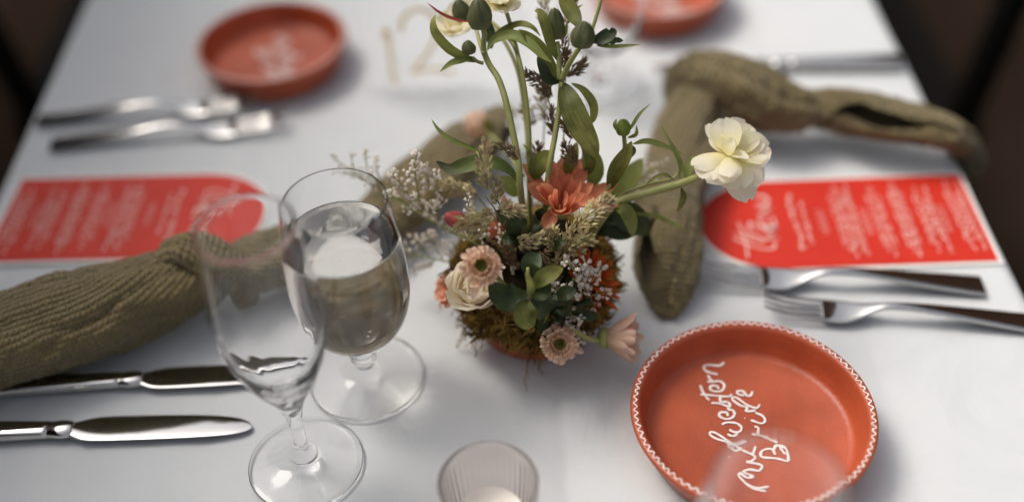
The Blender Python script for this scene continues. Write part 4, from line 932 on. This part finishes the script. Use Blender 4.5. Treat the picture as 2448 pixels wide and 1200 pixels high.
# ------------------------------------------------------------------ grasses
def spikelets(path, rpx, n_, seed, mat_, spread=1.0, ln=(.0035, .006)):
    rr = random.Random(seed); pts = [V(a) for a in catmull(px_path(path), 10)]; T = frames(pts); k = len(pts) - 1; P = []
    for i in range(n_):
        t_ = (i + .5) / n_; j = min(k, int(t_ * k)); c = pts[j]; s = mpp(c)
        env = rpx * s * (math.sin(pi * min(1, .12 + .86 * t_)) ** .6)
        o = T[j].orthogonal().normalized(); a = rr.uniform(0, 2 * pi); rd = (o * cos(a) + T[j].cross(o) * sin(a))
        b0 = c + rd * env * rr.uniform(.05, .75); d = (T[j] + rd * rr.uniform(.25, 1.0) * spread).normalized(); l_ = rr.uniform(*ln); w_ = l_ * rr.uniform(.13, .2)
        u = d.orthogonal().normalized(); v = d.cross(u)
        P.append(([b0, b0 + d * l_ * .4 + u * w_, b0 + d * l_ * .4 + (v * .87 - u * .5) * w_, b0 + d * l_ * .4 - (v * .87 + u * .5) * w_, b0 + d * l_], [(0, 2, 1), (0, 3, 2), (0, 1, 3), (1, 2, 4), (2, 3, 4), (3, 1, 4)]))
    return join(*P)
GG = 'feathery grass heads in the centrepiece'
def grass(label, stem, heads, seed, mat_=GRASS, anth=0):
    g = thing('grass_head', label, 'grass', stand(stem[0][0]), GG)
    stem_part(g, px_path(stem), .0006, .0004, STEMD, n=5)
    for i, (path, rp, n_) in enumerate(heads):
        vs, fs = spikelets(path, rp, n_, seed * 10 + i, mat_); tag(part('spikelets', vs, fs, mat_, g, smooth=False), kind='stuff')
        stem_part(g, px_path(path), .0004, .0003, STEMD, n=4)
        if anth:
            vs, fs = spikelets(path, rp * 1.25, anth, seed * 10 + i + 5, ANTHER, 2.0, (.0018, .0032)); tag(part('anthers', vs, fs, ANTHER, g, smooth=False), kind='stuff')
grass('pale upright grass head left of the coral flower, tallest of the left group', [(1240, 640, -.01), (1215, 540, -.016), (1190, 480, -.02), (1172, 445, -.02)], [([(1168, 450, -.02), (1158, 420, -.02), (1158, 380, -.018), (1163, 340, -.016)], 24, 150), ([(1186, 488, -.02), (1190, 460, -.02), (1187, 428, -.02)], 16, 70)], 1)
grass('spreading grass head beside the closed pink bud', [(1240, 650, -.012), (1212, 570, -.02), (1186, 505, -.026), (1160, 470, -.024)], [([(1180, 512, -.026), (1150, 520, -.028), (1120, 526, -.026), (1096, 545, -.024)], 30, 170), ([(1192, 500, -.026), (1220, 500, -.024), (1248, 512, -.022)], 26, 120), ([(1160, 535, -.028), (1140, 548, -.028), (1132, 560, -.028)], 18, 60)], 2)
grass('olive grass head drooping far left over the white sprigs', [(1230, 640, .0), (1190, 540, .008), (1150, 480, .014), (1135, 460, .016)], [([(1138, 466, .016), (1100, 452, .022), (1060, 452, .028), (1020, 470, .032)], 28, 170)], 3)
grass('short grass head under the coral flower, pointing right', [(1250, 680, -.012), (1230, 610, -.022), (1220, 578, -.026)], [([(1238, 580, -.028), (1265, 578, -.030), (1300, 566, -.030)], 22, 120)], 4)
grass('big golden grass head shedding yellow anthers right of the coral flower', [(1300, 700, -.016), (1325, 640, -.026), (1345, 600, -.030)], [([(1345, 600, -.032), (1370, 560, -.034), (1400, 520, -.032), (1440, 492, -.028), (1458, 476, -.026)], 34, 260), ([(1340, 615, -.032), (1372, 590, -.034), (1416, 572, -.032)], 26, 130), ([(1330, 600, -.030), (1320, 570, -.030), (1322, 548, -.028)], 24, 90), ([(1332, 640, -.03), (1340, 615, -.03), (1352, 600, -.03)], 22, 70)], 5, GRASS, 60)
grass('dark grass head standing between the middle and right stems', [(1290, 560, .02), (1318, 400, .026), (1325, 300, .032), (1310, 235, .036)], [([(1322, 232, .036), (1300, 208, .036), (1280, 190, .036), (1258, 178, .036)], 17, 90), ([(1312, 235, .036), (1305, 205, .038), (1296, 180, .038)], 15, 60), ([(1326, 330, .03), (1318, 300, .03), (1322, 262, .03)], 14, 50)], 6, GRASSD)
grass('dark grass head behind the forked stem near the upper bud', [(1310, 560, .024), (1340, 400, .03), (1350, 280, .036), (1352, 190, .040), (1360, 90, .044)], [([(1356, 185, .04), (1370, 172, .04), (1385, 160, .04), (1398, 148, .04)], 15, 80), ([(1345, 165, .04), (1352, 145, .04), (1358, 128, .04)], 15, 60), ([(1354, 60, .044), (1364, 30, .046), (1372, 0, .048)], 15, 70), ([(1345, 130, .04), (1346, 100, .04), (1350, 75, .04)], 12, 40)], 7, GRASSD)
grass('thin brown grass head between the lower stems', [(1260, 560, .02), (1280, 440, .024), (1290, 400, .026)], [([(1240, 380, .0), (1222, 362, .0), (1200, 345, .0)], 12, 50), ([(1372, 330, .014), (1360, 310, .014), (1345, 292, .014)], 16, 60), ([(1290, 410, .026), (1284, 380, .026), (1288, 345, .026)], 14, 50), ([(1380, 395, .016), (1362, 372, .016), (1352, 345, .016)], 18, 60)], 8, GRASSD)
grass('pale grass head blurred behind the stems at top', [(1290, 520, .05), (1300, 320, .06), (1310, 180, .07), (1300, 40, .08)], [([(1304, 60, .08), (1300, 20, .08), (1310, -20, .08)], 16, 60), ([(1275, 300, .06), (1262, 275, .06), (1258, 250, .06)], 20, 60), ([(1300, 290, .06), (1296, 250, .06), (1290, 215, .06)], 18, 60), ([(1285, 420, .05), (1280, 390, .05), (1285, 360, .05)], 18, 60)], 9)
grass('small brown grass head low in the middle above the dark leaves', [(1290, 740, -.02), (1296, 690, -.03), (1310, 670, -.034)], [([(1318, 690, -.036), (1326, 672, -.036), (1336, 650, -.034)], 18, 60), ([(1228, 640, -.022), (1222, 612, -.024), (1208, 590, -.024)], 18, 70), ([(1236, 690, -.02), (1238, 660, -.02), (1230, 636, -.02)], 14, 50), ([(1290, 600, -.026), (1300, 615, -.028), (1306, 640, -.028)], 16, 50)], 10, GRASSD)

# ------------------------------------------------------------------ white limonium sprigs
def limonium(label, trunk, branches, seed, dens=1.0, size=1.0):
    g = thing('limonium_sprig', label, 'flower', stand(trunk[0][0]), 'white limonium sprigs'); rr = random.Random(seed); P = []
    stem_part(g, px_path(trunk), .0009, .0006, STEM, n=5)
    for br in branches:
        pts = [V(a) for a in catmull(px_path(br), 8)]; T = frames(pts); k = len(pts) - 1
        stem_part(g, px_path(br), .0006, .0004, STEM, n=4)
        nf = int((pts[0] - pts[-1]).length / .0011 * dens)
        for i in range(nf):
            t_ = rr.uniform(.12, 1); j = min(k, int(t_ * k)); o = T[j].orthogonal().normalized(); a = rr.uniform(0, 2 * pi); rd = o * cos(a) + T[j].cross(o) * sin(a)
            d = (T[j] * .7 + rd + V((0, 0, .25))).normalized(); b0 = pts[j] + rd * rr.uniform(.0003, .0042 * (1.15 - t_)); l_ = rr.uniform(.0016, .0030) * size; r_ = l_ * .36; u = d.orthogonal().normalized(); v = d.cross(u)
            ring = lambda f, q_: [b0 + d * l_ * f + (u * cos(2 * pi * e / 5) + v * sin(2 * pi * e / 5)) * q_ for e in range(5)]
            vv = [b0] + ring(.55, r_ * .7) + ring(1.0, r_ * 1.15) + [b0 + d * l_ * .8]
            P.append((vv, [(0, 1 + (e + 1) % 5, 1 + e) for e in range(5)] + [(1 + e, 1 + (e + 1) % 5, 6 + (e + 1) % 5, 6 + e) for e in range(5)] + [(6 + e, 6 + (e + 1) % 5, 11) for e in range(5)]))
    vs, fs = join(*P); tag(part('florets', vs, fs, FLORET, g), kind='stuff')
limonium('white limonium sprig in sharp focus at the lower right front', [(1290, 740, -.02), (1330, 730, -.036), (1360, 720, -.044), (1390, 700, -.044)], [
    [(1345, 712, -.042), (1330, 690, -.044), (1312, 680, -.044)], [(1340, 705, -.042), (1350, 690, -.044), (1354, 676, -.044)], [(1345, 715, -.044), (1342, 745, -.048), (1360, 775, -.052), (1372, 795, -.054), (1398, 812, -.054)],
    [(1345, 730, -.046), (1332, 750, -.05), (1330, 765, -.05)], [(1355, 745, -.048), (1376, 760, -.052), (1384, 770, -.052)], [(1350, 760, -.05), (1352, 785, -.053), (1356, 802, -.054)], [(1360, 728, -.046), (1368, 710, -.046), (1376, 702, -.046)],
    [(1385, 720, -.042), (1400, 738, -.044), (1402, 756, -.044)], [(1390, 704, -.044), (1400, 690, -.044), (1394, 675, -.044)], [(1400, 712, -.042), (1430, 702, -.040), (1466, 700, -.036)], [(1412, 706, -.042), (1416, 722, -.042), (1424, 732, -.042)],
    [(1395, 690, -.042), (1420, 665, -.040), (1440, 634, -.036)], [(1400, 680, -.042), (1386, 655, -.042), (1376, 622, -.04)], [(1376, 650, -.042), (1360, 632, -.042), (1346, 620, -.04)], [(1388, 660, -.042), (1398, 640, -.04), (1400, 622, -.04)], [(1412, 675, -.041), (1406, 655, -.041), (1410, 644, -.04)], [(1368, 665, -.042), (1378, 672, -.043), (1392, 668, -.043)]], 1, 1.5, 1.3)
limonium('white limonium sprig spreading left beside the goblet rim', [(1230, 640, .0), (1150, 590, .006), (1060, 545, .012), (1000, 510, .016), (950, 470, .018)], [
    [(1015, 518, .016), (1000, 460, .014), (992, 400, .014), (996, 366, .016)], [(1035, 530, .014), (1030, 470, .016), (1020, 420, .018), (1016, 392, .02)], [(1000, 505, .016), (970, 455, .018), (945, 425, .02), (936, 415, .02)], [(1008, 480, .016), (985, 470, .016), (962, 455, .016)], [(998, 440, .014), (978, 418, .014), (984, 408, .014)],
    [(1028, 470, .016), (1045, 440, .016), (1040, 408, .018)], [(1050, 540, .014), (1045, 500, .014), (1062, 476, .016)], [(960, 480, .018), (940, 470, .02), (936, 440, .022)], [(1070, 550, .012), (1050, 520, .010), (1020, 506, .010)], [(1000, 510, .016), (985, 500, .018), (965, 502, .018)]], 2, 1.0, 1.25)
limonium('blurred white limonium sprig low on the left, against the goblet', [(1220, 680, .006), (1130, 640, .014), (1050, 620, .022), (980, 612, .03)], [
    [(1060, 622, .022), (1040, 590, .022), (1018, 556, .024)], [(1030, 618, .024), (1000, 585, .026), (985, 560, .028)], [(1000, 614, .028), (960, 590, .03), (940, 560, .034)], [(1040, 620, .022), (1016, 640, .02), (990, 645, .02)], [(1080, 628, .02), (1075, 600, .018), (1060, 580, .018)], [(985, 612, .03), (955, 620, .032), (930, 612, .034)], [(1010, 600, .026), (1020, 575, .026), (1040, 560, .026)]], 3, .9, 1.3)
limonium('thin pale limonium sprig poking up behind the goblet rim', [(1180, 600, .01), (1060, 540, .03), (950, 480, .045), (890, 440, .055)], [
    [(900, 446, .055), (880, 410, .055), (872, 356, .055)], [(890, 440, .055), (850, 410, .058), (838, 365, .06)], [(870, 430, .058), (820, 395, .062), (788, 370, .066)], [(930, 470, .05), (905, 420, .05), (896, 378, .05)], [(850, 420, .06), (820, 410, .062), (800, 412, .064)]], 4, .5, 1.1)
limonium('white limonium sprig blurred at right behind the leafy bud stem', [(1400, 600, .01), (1460, 520, .03), (1520, 440, .05), (1560, 400, .06)], [
    [(1520, 440, .05), (1530, 400, .055), (1545, 370, .06)], [(1500, 465, .045), (1540, 440, .05), (1575, 420, .055)], [(1480, 490, .04), (1470, 440, .045), (1475, 395, .05)], [(1540, 420, .055), (1570, 400, .06), (1590, 380, .06)]], 5, .6, 1.1)
limonium('white limonium sprig tucked among grasses under the pink bud', [(1240, 660, -.006), (1190, 590, -.012), (1150, 560, -.014)], [
    [(1150, 560, -.014), (1120, 500, -.008), (1126, 470, -.006)], [(1170, 575, -.014), (1150, 540, -.01), (1136, 500, -.008)], [(1150, 560, -.014), (1130, 575, -.014), (1115, 570, -.012)], [(1195, 590, -.014), (1200, 560, -.012), (1190, 540, -.01)], [(1240, 660, -.01), (1235, 640, -.02), (1222, 655, -.022)]], 6, .9, 1.15)

# ------------------------------------------------------------------ chairs
p = at(60, 120, -.3); chair(XL - .02, p.y + .02, -1, 'dark chair glimpsed beyond the left table edge at top')
p = at(2300, 120, -.3); chair(XR + .02, p.y + .02, 1, 'dark chair glimpsed beyond the right table edge at top')
